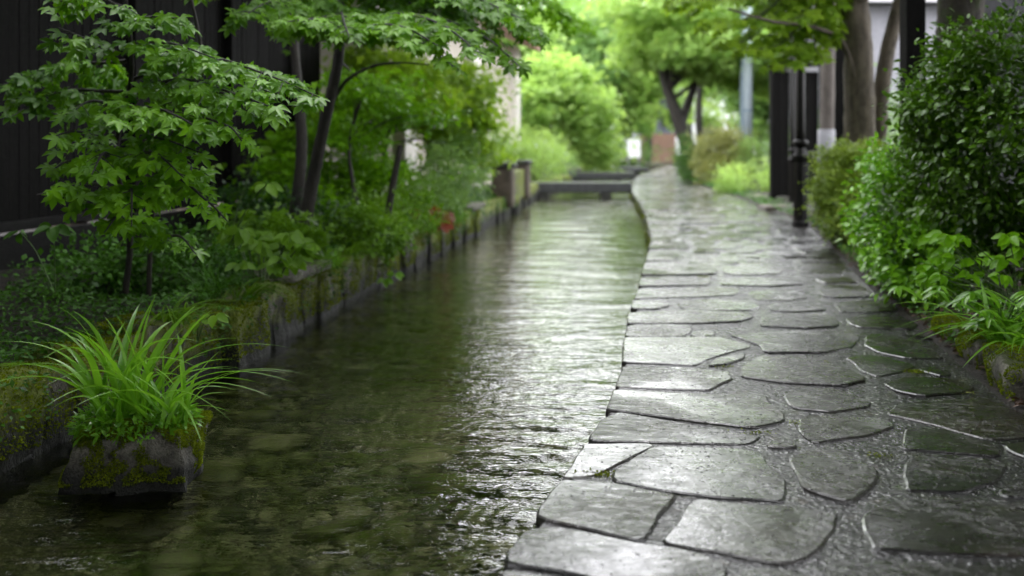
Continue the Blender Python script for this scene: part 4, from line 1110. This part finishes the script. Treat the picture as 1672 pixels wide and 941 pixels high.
# black board screen
sc_ = empty('board_screen', (5.5, 21, .1), 'tall black timber board screen beside the path beyond the lamp post', 'screen')
q = MB()
for k in range(6):
    x = 5.40 + k * .15; q.box((x, 21.0 + (k % 2) * .02, .12), (x + .14, 21.04 + (k % 2) * .02, 2.68))
q.build('board_panel', M['blackwood'], sc_, bevel=.004)
for x in (5.30, 6.32):
    q = MB(); q.box((x, 20.93, .0), (x + .11, 21.1, 2.78)); q.build('post', M['blackwood'], sc_, bevel=.006)
q = MB(); q.box((5.25, 20.9, 2.783), (6.48, 21.13, 2.85)); q.build('cap_rail', M['blackrail'], sc_, bevel=.006)
for (x, y, w_, h, lb) in ((5.72, 17.9, .2, 3.9, 'tall square black timber post just behind the whitewashed trunk'), (3.52, 9.0, .17, 4.2, 'nearest square black timber post rising behind the dark glossy shrub')):
    o = empty('timber_post', (x, y, .05), lb, 'post', 'square black timber posts')
    q = MB(); q.box((x - w_ / 2, y - w_ / 2, .0), (x + w_ / 2, y + w_ / 2, h)); q.build('shaft', M['blackwood'], o, bevel=.008)
    q = MB(); q.box((x - w_ / 2 - .03, y - w_ / 2 - .03, .0), (x + w_ / 2 + .03, y + w_ / 2 + .03, .16)); q.build('foot', M['bridgeleg'], o, bevel=.01)
# pale pole
o = empty('utility_pole', (7.35, 32, .1), 'pale blue grey utility pole standing behind the bushes beyond the path', 'pole')
q = MB(); q.lathe((7.35, 32, .1), [(.17, 0), (.15, 6.5)], 16); q.build('shaft', M['pole'], o, smooth=True)
q = MB(); q.box((7.14, 31.9, .1), (7.215, 32.1, 6.3)); q.build('cable_duct', M['poledark'], o, bevel=.01)
q = MB(); q.lathe((7.35, 32, 2.2), [(.175, 0), (.175, .08)], 16); q.build('clamp_band', M['poledark'], o)

# trees on the right
tree('street_tree', 'two-stemmed brown-barked tree behind the rounded olive bush', [
      ([(4.55, 13.5, .05), W(1404, 240, 13.5), W(1402, 120, 13.5), W(1396, 0, 13.5), W(1380, -160, 13.4), W(1350, -340, 13.2)], .235, .13),
      ([(4.72, 13.6, .1), W(1432, 240, 13.6), W(1443, 120, 13.7), W(1470, 0, 13.9), W(1520, -180, 14.2)], .12, .08),
      ([W(1396, 130, 13.4), W(1375, 70, 13.3), W(1330, 45, 13.0), W(1260, 35, 12.4), W(1190, 15, 12)], .045, .012)],
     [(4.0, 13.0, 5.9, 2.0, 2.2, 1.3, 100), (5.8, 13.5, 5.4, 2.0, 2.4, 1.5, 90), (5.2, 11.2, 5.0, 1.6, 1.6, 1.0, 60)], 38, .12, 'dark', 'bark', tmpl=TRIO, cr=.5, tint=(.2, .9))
# its low bough with separate fresh sprays reaching over the path
t3 = empty('maple_tree', (5.0, 15.8, .1), 'fresh bright green maple reaching sprays over the path above the lamp post', 'tree')
b = Bough(12); sz = .13
tr = [tube(spline([(6.2, 15.9, .0), (6.15, 15.8, 2.2), (5.9, 15.6, 3.6), (5.4, 15.4, 4.8)], 8), np.linspace(.11, .05, 25), 8, .1)]
for (p, q_, r_, wd) in [((1345, -60), (1290, 60), (1200, 85), .75), ((1360, -40), (1310, 80), (1255, 110), .6), ((1340, -90), (1250, 20), (1130, 35), .8), ((1380, -100), (1330, 10), (1260, 40), .7),
                        ((1330, -120), (1200, -20), (1090, 0), .85), ((1340, -60), (1230, 60), (1170, 60), .6), ((1350, -60), (1330, 60), (1345, 100), .5), ((1320, -140), (1180, -60), (1060, -40), .9)]:
    b.run([tuple((5.6, 15.5, 4.3)), W(*p, 14.4), W(*q_, 13.2), W(*r_, 12.6)], wd, sz, .025, step=.13, tint=(.3, 1), dens=.9, face=(-.3, -.5, .9))
b.build(t3, 'sunny', 'bark_dark', tr)
o = tree('street_tree', 'grey-barked tree with a whitewashed band on its trunk', [([(5.2, 17, .05), W(1350, 240, 17), W(1352, 100, 17), W(1354, -60, 17), W(1350, -260, 17)], .125, .10)],
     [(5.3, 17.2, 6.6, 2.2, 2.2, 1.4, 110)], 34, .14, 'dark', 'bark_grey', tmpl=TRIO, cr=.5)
q = MB(); q.lathe((5.22, 17, .5), [(.147, 0), (.143, .94)], 14); q.build('whitewash', M['white_bark'], o, smooth=True)
tree('street_tree', 'thick mossy-barked trunk rising behind the top of the dark glossy shrub', [([(4.15, 9.5, .1), W(1568, 100, 9.5), W(1570, 0, 9.5), W(1580, -200, 9.5), W(1560, -420, 9.4)], .235, .17)],
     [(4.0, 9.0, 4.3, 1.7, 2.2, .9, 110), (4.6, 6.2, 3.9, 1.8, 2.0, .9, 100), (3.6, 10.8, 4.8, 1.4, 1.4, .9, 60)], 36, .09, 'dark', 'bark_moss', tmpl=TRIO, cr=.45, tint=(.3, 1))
# tree by the bend
tree('street_tree', 'dark leaning tree at the bend of the path with a broad light green crown', [([(6.15, 34, .05), W(1118, 225, 34), W(1100, 175, 34), W(1085, 130, 34), W(1070, 60, 34)], .30, .12), ([W(1112, 200, 34), W(1130, 150, 34.5), W(1150, 90, 35)], .18, .08)],
     [(5.6, 33.5, 4.3, 2.4, 2.4, .8, 130), (7.4, 34, 4.0, 2.0, 2.4, .8, 90), (4.6, 32.5, 5.6, 2.0, 2.2, .8, 80), (6.6, 33.5, 5.9, 2.6, 2.6, 1.0, 90), (8.9, 35, 3.6, 1.6, 1.8, .8, 60)], 40, .17, 'far_bright', 'bark_dark', tmpl=TRIO, cr=.6, flat_=.4, tint=(.1, .8))
tree('street_tree', 'slender dark-trunked tree just behind the leaning tree at the bend', [([(7.3, 38, .05), W(1143, 220, 38), W(1142, 150, 38), W(1150, 80, 38)], .17, .1)],
     [(7.4, 38.5, 4.8, 2.2, 2.0, 1.2, 70), (9, 39, 4.0, 1.8, 2, 1.2, 50)], 36, .17, 'far_mid', 'bark_dark', tmpl=TRIO, cr=.6, flat_=.5)

# right hand shrubs
shrub('glossy_shrub', 'tall dark glossy small-leaved shrub at the right of the path', [(3.6, 7.1, 1.3, .86, .85, .88, 480), (3.95, 6.2, 1.35, .8, .8, .95, 360), (3.25, 7.7, .75, .45, .5, .5, 110), (3.12, 7.2, 1.45, .34, .4, .42, 80), (3.7, 6.9, .5, .6, .6, .45, 110)], 30, .056, 'glossy_dark', tmpl=OVAL, cr=.15, flat_=.8, tint=(.0, .95), stems=14, base=(3.7, 6.9, .05), light=(-.3, -.4, .6))
shrub('glossy_shrub', 'bright green glossy shrub spilling over the path edge in front of the dark shrub', [(3.18, 8.1, .62, .42, .5, .50, 150), (3.02, 7.5, .36, .36, .42, .30, 110), (3.28, 8.5, .95, .32, .4, .34, 70)], 22, .066, 'glossy', tmpl=OVAL, cr=.13, flat_=.7, tint=(.1, .9), stems=12, base=(3.3, 8.0, .04), light=(-.4, -.5, .6))
shrub('rounded_bush', 'rounded olive green bush at the path edge beside the lamp post', [(4.05, 12.0, .66, .54, .55, .56, 330), (4.45, 12.6, .75, .45, .5, .5, 130), (3.98, 11.6, .35, .42, .45, .3, 150)], 42, .05, 'olive', tmpl=DIA, cr=.14, flat_=.6, tint=(.1, .9))
shrub('leafy_shrub', 'low lime green plants beside the stepping slabs beyond the lamp post', [(5.55, 24.8, .35, .7, .9, .28, 60), (6.2, 23.6, .45, .45, .6, .35, 50)], 36, .07, 'far_bright', tmpl=DIA, cr=.22, tint=(.4, 1))
shrub('rounded_bush', 'rounded mid green bush in front of the pale pole', [(7.2, 29.5, .75, .8, .9, .6, 110)], 36, .06, 'far_mid', tmpl=DIA, cr=.25, tint=(.4, 1))
shrub('rounded_bush', 'rounded bronze green azalea bush beside the bend of the path', [(6.35, 30.6, .85, .85, .9, .75, 200), (6.2, 30.0, .4, .7, .7, .35, 80)], 50, .09, 'azalea', tmpl=DIA, cr=.28)
shrub('rounded_bush', 'upright dark green bush at the foot of the leaning tree', [(5.75, 33.4, .75, .42, .5, .72, 80)], 36, .08, 'far_mid', tmpl=DIA, cr=.22, tint=(-.6, .1))
shrub('leafy_shrub', 'light green hedge behind the black board screen', [(7.5, 24, 1.0, 1.0, 1.2, .9, 90), (9.2, 22.5, 1.2, 1.4, 1.2, 1.1, 90)], 36, .09, 'far_mid', tmpl=DIA, cr=.35)
shrub('leafy_shrub', 'green hedge behind the two-stemmed tree', [(6.9, 17.5, 1.1, 1.0, 1.2, 1.3, 110), (6.8, 14.5, 1.1, 1.0, 1.4, 1.35, 130), (5.6, 11.8, .9, .8, 1.0, .8, 60)], 36, .07, 'far_mid', tmpl=DIA, cr=.3, tint=(.0, .6))
# broad leaves low in front of the dark shrub
st = []
for i in range(24):
    px = random.uniform(1515, 1665); py = random.uniform(375, 450)
    st.append(((3.1 + random.uniform(-.1, .2), 6.3, .06), W(px, py, 6.0 + random.uniform(-.25, .2)), 5, random.uniform(.075, .11)))
plant('broadleaf_plant', 'broad-leaved dark green plant low in front of the dark glossy shrub', st, 'maple', seed=9, tmpl=T_oval(.27, .3, .1), base=(3.1, 6.3, .05))
# hosta-like grass at right edge
ex = [strap((2.5, 5.5, .1), 2.9, .5, .03, .35, .8, tint=.8), strap((2.52, 5.4, .1), 1.9, .42, .035, .05, .15, tint=.6), strap((2.7, 5.2, .12), 2.6, .6, .02, .3, .6, tint=.7)]
grass((2.72, 5.25, .12), 240, .46, .026, .24, 'grass_clump', 'wide arching leafy grass clump on mossy rocks at the right edge of the path', 'grass clump', 'clumps of strap-leaf grass', leanr=(.2, .9), dr=(.4, 1.2), tr=(.15, .8), extra=ex)
L = Leaves()
for k in range(26):
    c = np.array([2.6 + R.normal() * .16, 5.45 + R.normal() * .2, .28 + R.random() * .16])
    for j in range(9):
        a = j * .7 + R.random(); L.add(c, [math.cos(a), math.sin(a), -.25], np.array([0, -.2, 1]) + R.normal(size=3) * .2, R.uniform(.07, .13), R.uniform(.2, .9))
o = empty('lily_plant', (2.6, 5.45, .1), 'whorled pointed-leaf plant growing through the grass clump at the right edge', 'plant')
L.build('leaves', T_oval(.14, .3, .05), M['grass'], o)
tubes_mesh('stem', [tube(spline([(2.6 + R.normal() * .1, 5.45 + R.normal() * .12, .08), (2.6, 5.45, .2), (2.6 + R.normal() * .14, 5.45 + R.normal() * .18, .36)], 4), np.full(9, .004), 5) for _ in range(14)], M['stem'], o)
# mossy edging rocks
for i, (y, s_, lb) in enumerate([(4.35, (.3, .5, .3), 'large mossy rounded edging rock at the right edge of the path'), (4.95, (.3, .55, .22), 'low mossy edging rock under the arching grass clump'), (5.6, (.26, .5, .18), 'small dark edging rock just beyond the grass clump'),
                                 (3.7, (.32, .6, .26), 'mossy edging rock nearest the camera on the right'), (6.3, (.24, .45, .14), 'flat mossy edging rock in front of the broad-leaved plant')]):
    V, Fs = block((Rx(y) + .16, y, s_[2] * .35), s_, -.2, 9, .5, .035, 4.5, y)
    o = empty('edging_rock', (Rx(y) + .16, y, 0), lb, 'rock', 'mossy edging rocks')
    q = MB(); q.add(V, Fs); q.build('rock_body', M['planter'], o, smooth=True)
    moss_on([(V, Fs)], 9000, -.02, .012, 'moss', o, .0, 5, i)
# leaf litter and low cover in the right bed
L = Leaves(); n = 9000
yy = 3 + 14 * R.random(n) ** 1.3; xx = Rx(yy) + .02 + 1.0 * R.random(n) ** 1.2
L.add(np.stack([xx, yy, np.interp(xx - Rx(yy), [0, .15, .5, 1.2], [.005, .05, .1, .14]) + .02 * R.random(n)], 1), R.normal(size=(n, 3)) * [1, 1, .3], R.normal(size=(n, 3)) * .5 + [0, 0, 1], R.uniform(.02, .055, n), R.random(n))
tag(L.build('leaf_litter', SMALL, M['litter']), kind='stuff')
L = Leaves(); n = 9000
yy = 5.5 + 30 * R.random(n) ** 1.2; xx = Rx(yy) + .02 + .9 * R.random(n) ** 1.6
L.add(np.stack([xx, yy, .04 + .06 * R.random(n)], 1), R.normal(size=(n, 3)) * [1, 1, .4], R.normal(size=(n, 3)) * .5 + [0, 0, 1], R.uniform(.015, .035, n) * (1 + yy * .04), R.random(n))
keep = None
tag(L.build('low_weeds', SMALL, M['cover']), kind='stuff')
# moss and tiny weeds in the joints of the path
L = Leaves()
for (px, py, n_) in ((1495, 607, 300), (1440, 745, 60), (1150, 452, 160), (1235, 707, 60), (990, 775, 200), (925, 772, 120), (1180, 600, 60), (1300, 690, 60), (1040, 545, 100), (960, 700, 60), (1560, 640, 160), (1380, 560, 60)):
    c = flat(px, py)
    P = c + R.normal(size=(n_, 3)) * [.035, .02, 0]; P[:, 2] = .002; P = P[P[:, 0] > Px(P[:, 1]) + .03]; n_ = len(P)
    L.add(P, R.normal(size=(n_, 3)) * [1, 1, .5] + [0, 0, .6], R.normal(size=(n_, 3)), R.uniform(.005, .012, n_), R.random(n_))
tag(L.build('joint_moss', DIA, M['moss']), kind='stuff')
for i, (px, py, s_, lb, m_) in enumerate([(1577, 642, .05, 'pale fallen leaf on the dark flagstone near the right edging', 'azalea'), (1487, 577, .035, 'small brown fallen leaf on the mid-path flagstone', 'litter'), (1345, 590, .03, 'tiny yellow fallen leaf beside a joint in the path', 'azalea')]):
    c = flat(px, py, .016); L = Leaves(); L.add(c, [1, .3, .05], [0, 0, 1], s_, .9)
    o = L.build('fallen_leaf', OVAL, M[m_]); tag(o, lb, 'fallen leaf', 'fallen leaves on the path')
# stepping slabs
for i, (px, py, wd, lb) in enumerate([(1262, 322, 1.1, 'mossy stepping slab beside the path beyond the lamp post, farther of two'), (1283, 338, .9, 'mossy stepping slab beside the path near the lamp post, nearer of two')]):
    c = flat(px, py, .05); V, Fs = block((c[0], c[1], .02), (wd, .8, .12), 0, 6, .15, .02, 3, i); q = MB(); q.add(V, Fs)
    o = q.build('stepping_slab', M['pillar'], None, smooth=True); tag(o, lb, 'stepping slab', 'stepping slabs beside the path')
# charcoal wall at right
q = MB(); q.box((4.75, 10.6, .0), (9.5, 10.8, 3.4)); wl = q.build('boundary_wall', M['darkwall'], None); tag(wl, 'charcoal boundary wall behind the mossy trunk at the far right', 'wall')
q = MB(); q.box((4.70, 10.56, 3.402), (9.55, 10.84, 3.47)); q.build('coping', M['blackrail'], wl)
# pale house on the right
hs = empty('house', (12, 27, .2), 'pale grey rendered house glimpsed between the trunks on the right', 'building')
q = MB(); q.box((8.6, 25, 0), (17, 33, 4.6)); q.build('wall', M['lilac'], hs)
q = MB(); q.add([(8.1, 24.5, 4.6), (17.5, 24.5, 4.6), (17.5, 33.5, 4.6), (8.1, 33.5, 4.6), (10, 29, 6.4), (15.5, 29, 6.4)], [(0, 1, 5, 4), (1, 2, 5), (2, 3, 4, 5), (3, 0, 4), (0, 3, 2, 1)]); q.build('roof', M['rooft'], hs)
for x in (9.6, 12.4, 15.0):
    q = MB(); q.box((x, 24.95, 1.2), (x + 1.3, 25.02, 2.5)); f_ = q.build('window', M['white'], hs)
    q = MB(); q.box((x + .08, 24.93, 1.28), (x + 1.22, 24.948, 2.42)); q.build('pane', M['glass'], f_)

# ------------------------------------------------------------------ far end
# slate and brick building
fb = empty('townhouse', (9.6, 66, .3), 'blue grey clad building with a red brick base at the end of the canal', 'building')
q = MB(); q.box((8.4, 66, 1.85), (10.5, 72, 4.2)); q.build('upper_wall', M['slate'], fb)
q = MB(); q.box((8.95, 65.8, .0), (10.5, 72.2, 1.84)); q.build('brick_base', M['brick'], fb)
q = MB(); q.box((7.4, 65.6, 4.203), (11.1, 72.4, 4.4)); q.build('roof', M['rooft'], fb)
for x in (8.7, 9.6):
    q = MB(); q.box((x, 65.93, 2.3), (x + .6, 65.998, 3.5)); f_ = q.build('window', M['rooft'], fb)
    q = MB(); q.box((x + .06, 65.91, 2.36), (x + .54, 65.928, 3.44)); q.build('pane', M['glass'], f_)
wh = empty('white_building', (5, 95, .5), 'white building behind the trees at the far end', 'building')
q = MB(); q.box((0, 95, 0), (26, 103, 6.5)); q.build('wall', M['white'], wh)
for k in range(6):
    q = MB(); q.box((1.5 + k * 4, 94.9, 1.8), (3.2 + k * 4, 94.998, 3.4)); q.build('window', M['glass'], wh)
q = MB(); q.box((-.4, 94.6, 6.503), (26.4, 103.4, 6.8)); q.build('roof', M['rooft'], wh)
shrub('leafy_shrub', 'low dark hedge behind the blank white signboard', [(6.2, 59, .6, 2.4, 1, .7, 90)], 36, .14, 'far_mid', tmpl=DIA, cr=.4, tint=(-.3, .5))
sg = empty('signboard', (6.55, 55, .1), 'blank white signboard on two legs at the far end of the canal', 'sign')
q = MB(); q.box((6.2, 55, .45), (6.9, 55.05, 1.42)); q.build('panel', M['white'], sg, bevel=.01)
for x in (6.24, 6.8):
    q = MB(); q.box((x, 55.053, .0), (x + .06, 55.1, 1.42)); q.build('leg', M['rooft'], sg)

# trees closing the view: each with its own crown
far = [(-1.5, 52, 9.5, 3.6, 'far_bright', 'pale green rounded tree behind the end of the beige building'), (3.5, 58, 10.0, 3.4, 'far_mid', 'mid green tree rising behind the canal bend'),
       (8.0, 60, 10.5, 3.0, 'far_bright', 'tall light green tree above the signboard'), (12.5, 52, 9.0, 3.6, 'far_bright', 'light green tree behind the bronze bush'),
       (11.5, 42, 6.0, 2.2, 'far_mid', 'mid green tree behind the pale pole'), (15.5, 48, 8.0, 3.4, 'far_mid', 'broad mid green tree behind the pale grey house'),
       (2.0, 76, 14, 5.0, 'far_mid', 'large hazy green tree beyond the canal bend on the left'), (13.5, 78, 14, 5.0, 'far_bright', 'large hazy light green tree beyond the brick building'),
       (22, 74, 13, 5.0, 'far_mid', 'large hazy green tree farthest to the right'), (-8, 66, 13, 5.0, 'far_mid', 'large hazy green tree behind the beige building roof'),
       (7, 88, 16, 4.5, 'far_mid', 'tallest hazy tree at the very end of the view')]
for i, (x, y, h, r, m_, lb) in enumerate(far):
    bl = []
    for k in range(5):
        a = R.uniform(0, 6.28); q_ = r * .45
        bl.append((x + math.cos(a) * q_, y + math.sin(a) * q_, h * R.uniform(.42, .8), r * .65, r * .65, h * .17, 34))
    bl.append((x, y, h * .35, r * .75, r * .75, h * .2, 36))
    tree('distant_tree', lb, [([(x, y, .1), (x + .1, y, h * .35), (x, y, h * .75)], .2, .08)], bl, 30, .13 + .0035 * y, m_, 'bark_dark', 'trees closing the view', tmpl=TRIO, cr=.9, flat_=.6, tint=(.1, .9), sides=7)
# trees behind the left fence and beyond the frame, shading the bank
tree('garden_tree', 'tall dark tree behind the black fence whose crown shades the left bank', [([(-6.0, 7.0, .2), (-5.9, 7.0, 2.5), (-5.4, 7.0, 4.6)], .2, .12)],
     [(-5.2, 6.5, 4.8, 2.0, 2.6, 1.1, 130), (-3.4, 9.8, 5.2, 2.0, 2.0, 1.0, 80), (-4.6, 4.0, 4.6, 1.6, 2.0, 1.0, 80), (-6.0, 10, 3.6, 1.4, 3.0, 1.2, 90)], 34, .1, 'dark', 'bark', tmpl=TRIO, cr=.5, tint=(.3, 1))
tree('garden_tree', 'green tree behind the far end of the black fence', [([(-4.6, 14.5, .2), (-4.5, 14.5, 2.5), (-4.2, 14.5, 4.6)], .15, .1)],
     [(-4.2, 14, 3.6, 1.5, 1.6, 1.2, 100), (-2.6, 13.0, 4.8, 1.8, 2.0, 1.0, 100)], 34, .1, 'maple_mid', 'bark', tmpl=TRIO, cr=.45, tint=(.3, 1))

def shade_tree(name, label, trunk, r0, blobs, leafm='dark'):  # unseen trees, added to block sky light
    return tree(name, label, [(trunk, r0, r0 * .55)], blobs, 34, .21, leafm, 'bark', 'unseen trees added to shade the canal', tmpl=TRIO, cr=.6, tint=(.2, 1), flat_=.5)
shade_tree('garden_tree', 'added unseen spreading tree left of the camera, shading the left bank', [(-5.6, 1.5, .2), (-5.4, 1.6, 2.5), (-4.8, 1.8, 5.0)], .22,
       [(-4.2, 1.5, 5.2, 3.0, 3.2, 1.0, 240), (-2.4, 4.4, 5.6, 2.2, 2.6, .9, 90), (-2.3, -1.5, 5.2, 2.4, 2.6, 1.0, 160), (-7.5, 3, 4.0, 1.6, 4, 2.0, 160)])  # unseen crowns added to darken the left bank
shade_tree('garden_tree', 'added unseen spreading tree behind the fence, darkening the middle of the left bank', [(-5.2, 12.0, .2), (-5.0, 12.0, 3.0), (-4.2, 12.0, 5.4)], .22,
       [(-3.0, 10.4, 6.0, 2.0, 2.2, 1.0, 90), (-.85, 14, 5.4, 1.35, 4.0, .7, 190), (-.5, 21, 6.8, 1.7, 3.2, .8, 150), (-4.8, 15, 5.6, 2.2, 3.0, 1.2, 160)])  # unseen; crowns shaped to keep sky out of the water's reflection
shade_tree('street_tree', 'added unseen spreading tree on the right bank, shading the path', [(5.4, 2.5, .1), (5.3, 2.6, 2.6), (4.8, 2.8, 4.8)], .22,
       [(4.6, 2.2, 4.8, 2.2, 3.0, 1.0, 220), (3.6, 5.4, 4.9, 1.5, 2.0, .8, 130), (2.4, 3.0, 6.2, 1.6, 2.6, .7, 130), (4.4, -1.5, 4.8, 2.4, 2.4, 1.0, 140), (6.6, 4, 3.2, 1.6, 3.6, 1.8, 140)])  # unseen; added to cut sky light over the right of the path
shade_tree('street_tree', 'added unseen spreading tree behind the charcoal wall, blocking sky on the right', [(7.6, 12.8, .1), (7.4, 12.6, 3.0), (6.8, 12.4, 5.4)], .22,
       [(6.0, 11.5, 6.2, 2.4, 2.8, 1.0, 180), (5.0, 8.0, 5.8, 1.9, 2.2, .8, 200), (3.6, 11.5, 7.0, 1.3, 3.0, .7, 120), (6.4, 16.5, 6.6, 2.2, 2.6, 1.0, 140)])  # unseen; added to keep the right side dark

shade_tree('street_tree', 'added broad tree behind the camera on the path side, blocking fill light', [(2.6, -5.5, .1), (2.6, -5.4, 2.6), (2.2, -5.2, 4.8)], .24,
       [(2.2, -5.5, 4.2, 3.4, 2.0, 2.4, 300), (5.5, -3.5, 3.0, 2.4, 2.6, 2.4, 200), (0.5, -3.0, 6.2, 2.4, 1.8, .8, 140)])  # added out of view against flat fill light from behind
shade_tree('garden_tree', 'added broad tree behind the camera on the fence side, blocking fill light', [(-4.0, -5.5, .1), (-4.0, -5.4, 2.6), (-3.6, -5.2, 4.8)], .24,
       [(-3.2, -5.5, 3.8, 3.4, 2.0, 2.6, 300), (-6.8, -3.0, 3.0, 2.4, 2.6, 2.4, 200)])  # second out-of-view blocker for light from behind the camera
shrub('leafy_shrub', 'added high hedge behind the camera, blocking low sky light', [(0, -8.5, 1.2, 5, .8, 1.6, 260)], 30, .16, 'dark', tmpl=TRIO, cr=.5, base=(0, -8.5, -.1))  # added out of view; shuts off low sky behind the camera
# ------------------------------------------------------------------ camera, light, world
cam = bpy.data.cameras.new('camera'); co = bpy.data.objects.new('camera', cam); COL.objects.link(co)
co.location = (0, 0, CAMH); co.rotation_euler = (rad(90), 0, 0)
cam.sensor_width = 36; cam.lens = 36
cam.shift_y = -(470.5 - HZ) / F
cam.clip_end = 1000; cam.clip_start = .05
cam.dof.use_dof = True; cam.dof.focus_distance = 4.5; cam.dof.aperture_fstop = 1.4; cam.dof.aperture_blades = 0
scn.camera = co

EL, RO = rad(62), rad(20)
wd_ = bpy.data.worlds.new('World'); scn.world = wd_; wd_.use_nodes = True
n, l = wd_.node_tree.nodes, wd_.node_tree.links
bg = n['Background']
sky = n.new('ShaderNodeTexSky'); sky.sky_type = 'NISHITA'; sky.sun_disc = False; sky.sun_elevation = EL; sky.sun_rotation = RO
sky.dust_density = 4; sky.air_density = 1.2
hs_ = n.new('ShaderNodeHueSaturation'); hs_.inputs['Saturation'].default_value = .25; l.new(sky.outputs[0], hs_.inputs['Color'])
mx = n.new('ShaderNodeMix'); mx.data_type = 'RGBA'; mx.inputs[0].default_value = .8
l.new(hs_.outputs[0], mx.inputs[6]); mx.inputs[7].default_value = (59, 59, 61.5, 1)   # cloud layer over the sky
l.new(mx.outputs[2], bg.inputs[0]); bg.inputs[1].default_value = .12
sun = bpy.data.lights.new('sun', 'SUN'); sun.energy = .8; sun.angle = rad(14); sun.color = (1, .98, .95)
so = bpy.data.objects.new('sun', sun); COL.objects.link(so)
so.rotation_euler = Vector((-math.sin(RO) * math.cos(EL), -math.cos(RO) * math.cos(EL), -math.sin(EL))).to_track_quat('-Z', 'Y').to_euler()

scn.view_settings.view_transform = 'Standard'; scn.view_settings.look = 'None'; scn.view_settings.exposure = 0
scn.render.engine = 'CYCLES'
cy = scn.cycles
cy.max_bounces = 8; cy.diffuse_bounces = 3; cy.glossy_bounces = 4; cy.transmission_bounces = 5; cy.transparent_max_bounces = 6
cy.use_denoising = True; cy.sample_clamp_indirect = 6; cy.caustics_refractive = True; cy.caustics_reflective = False
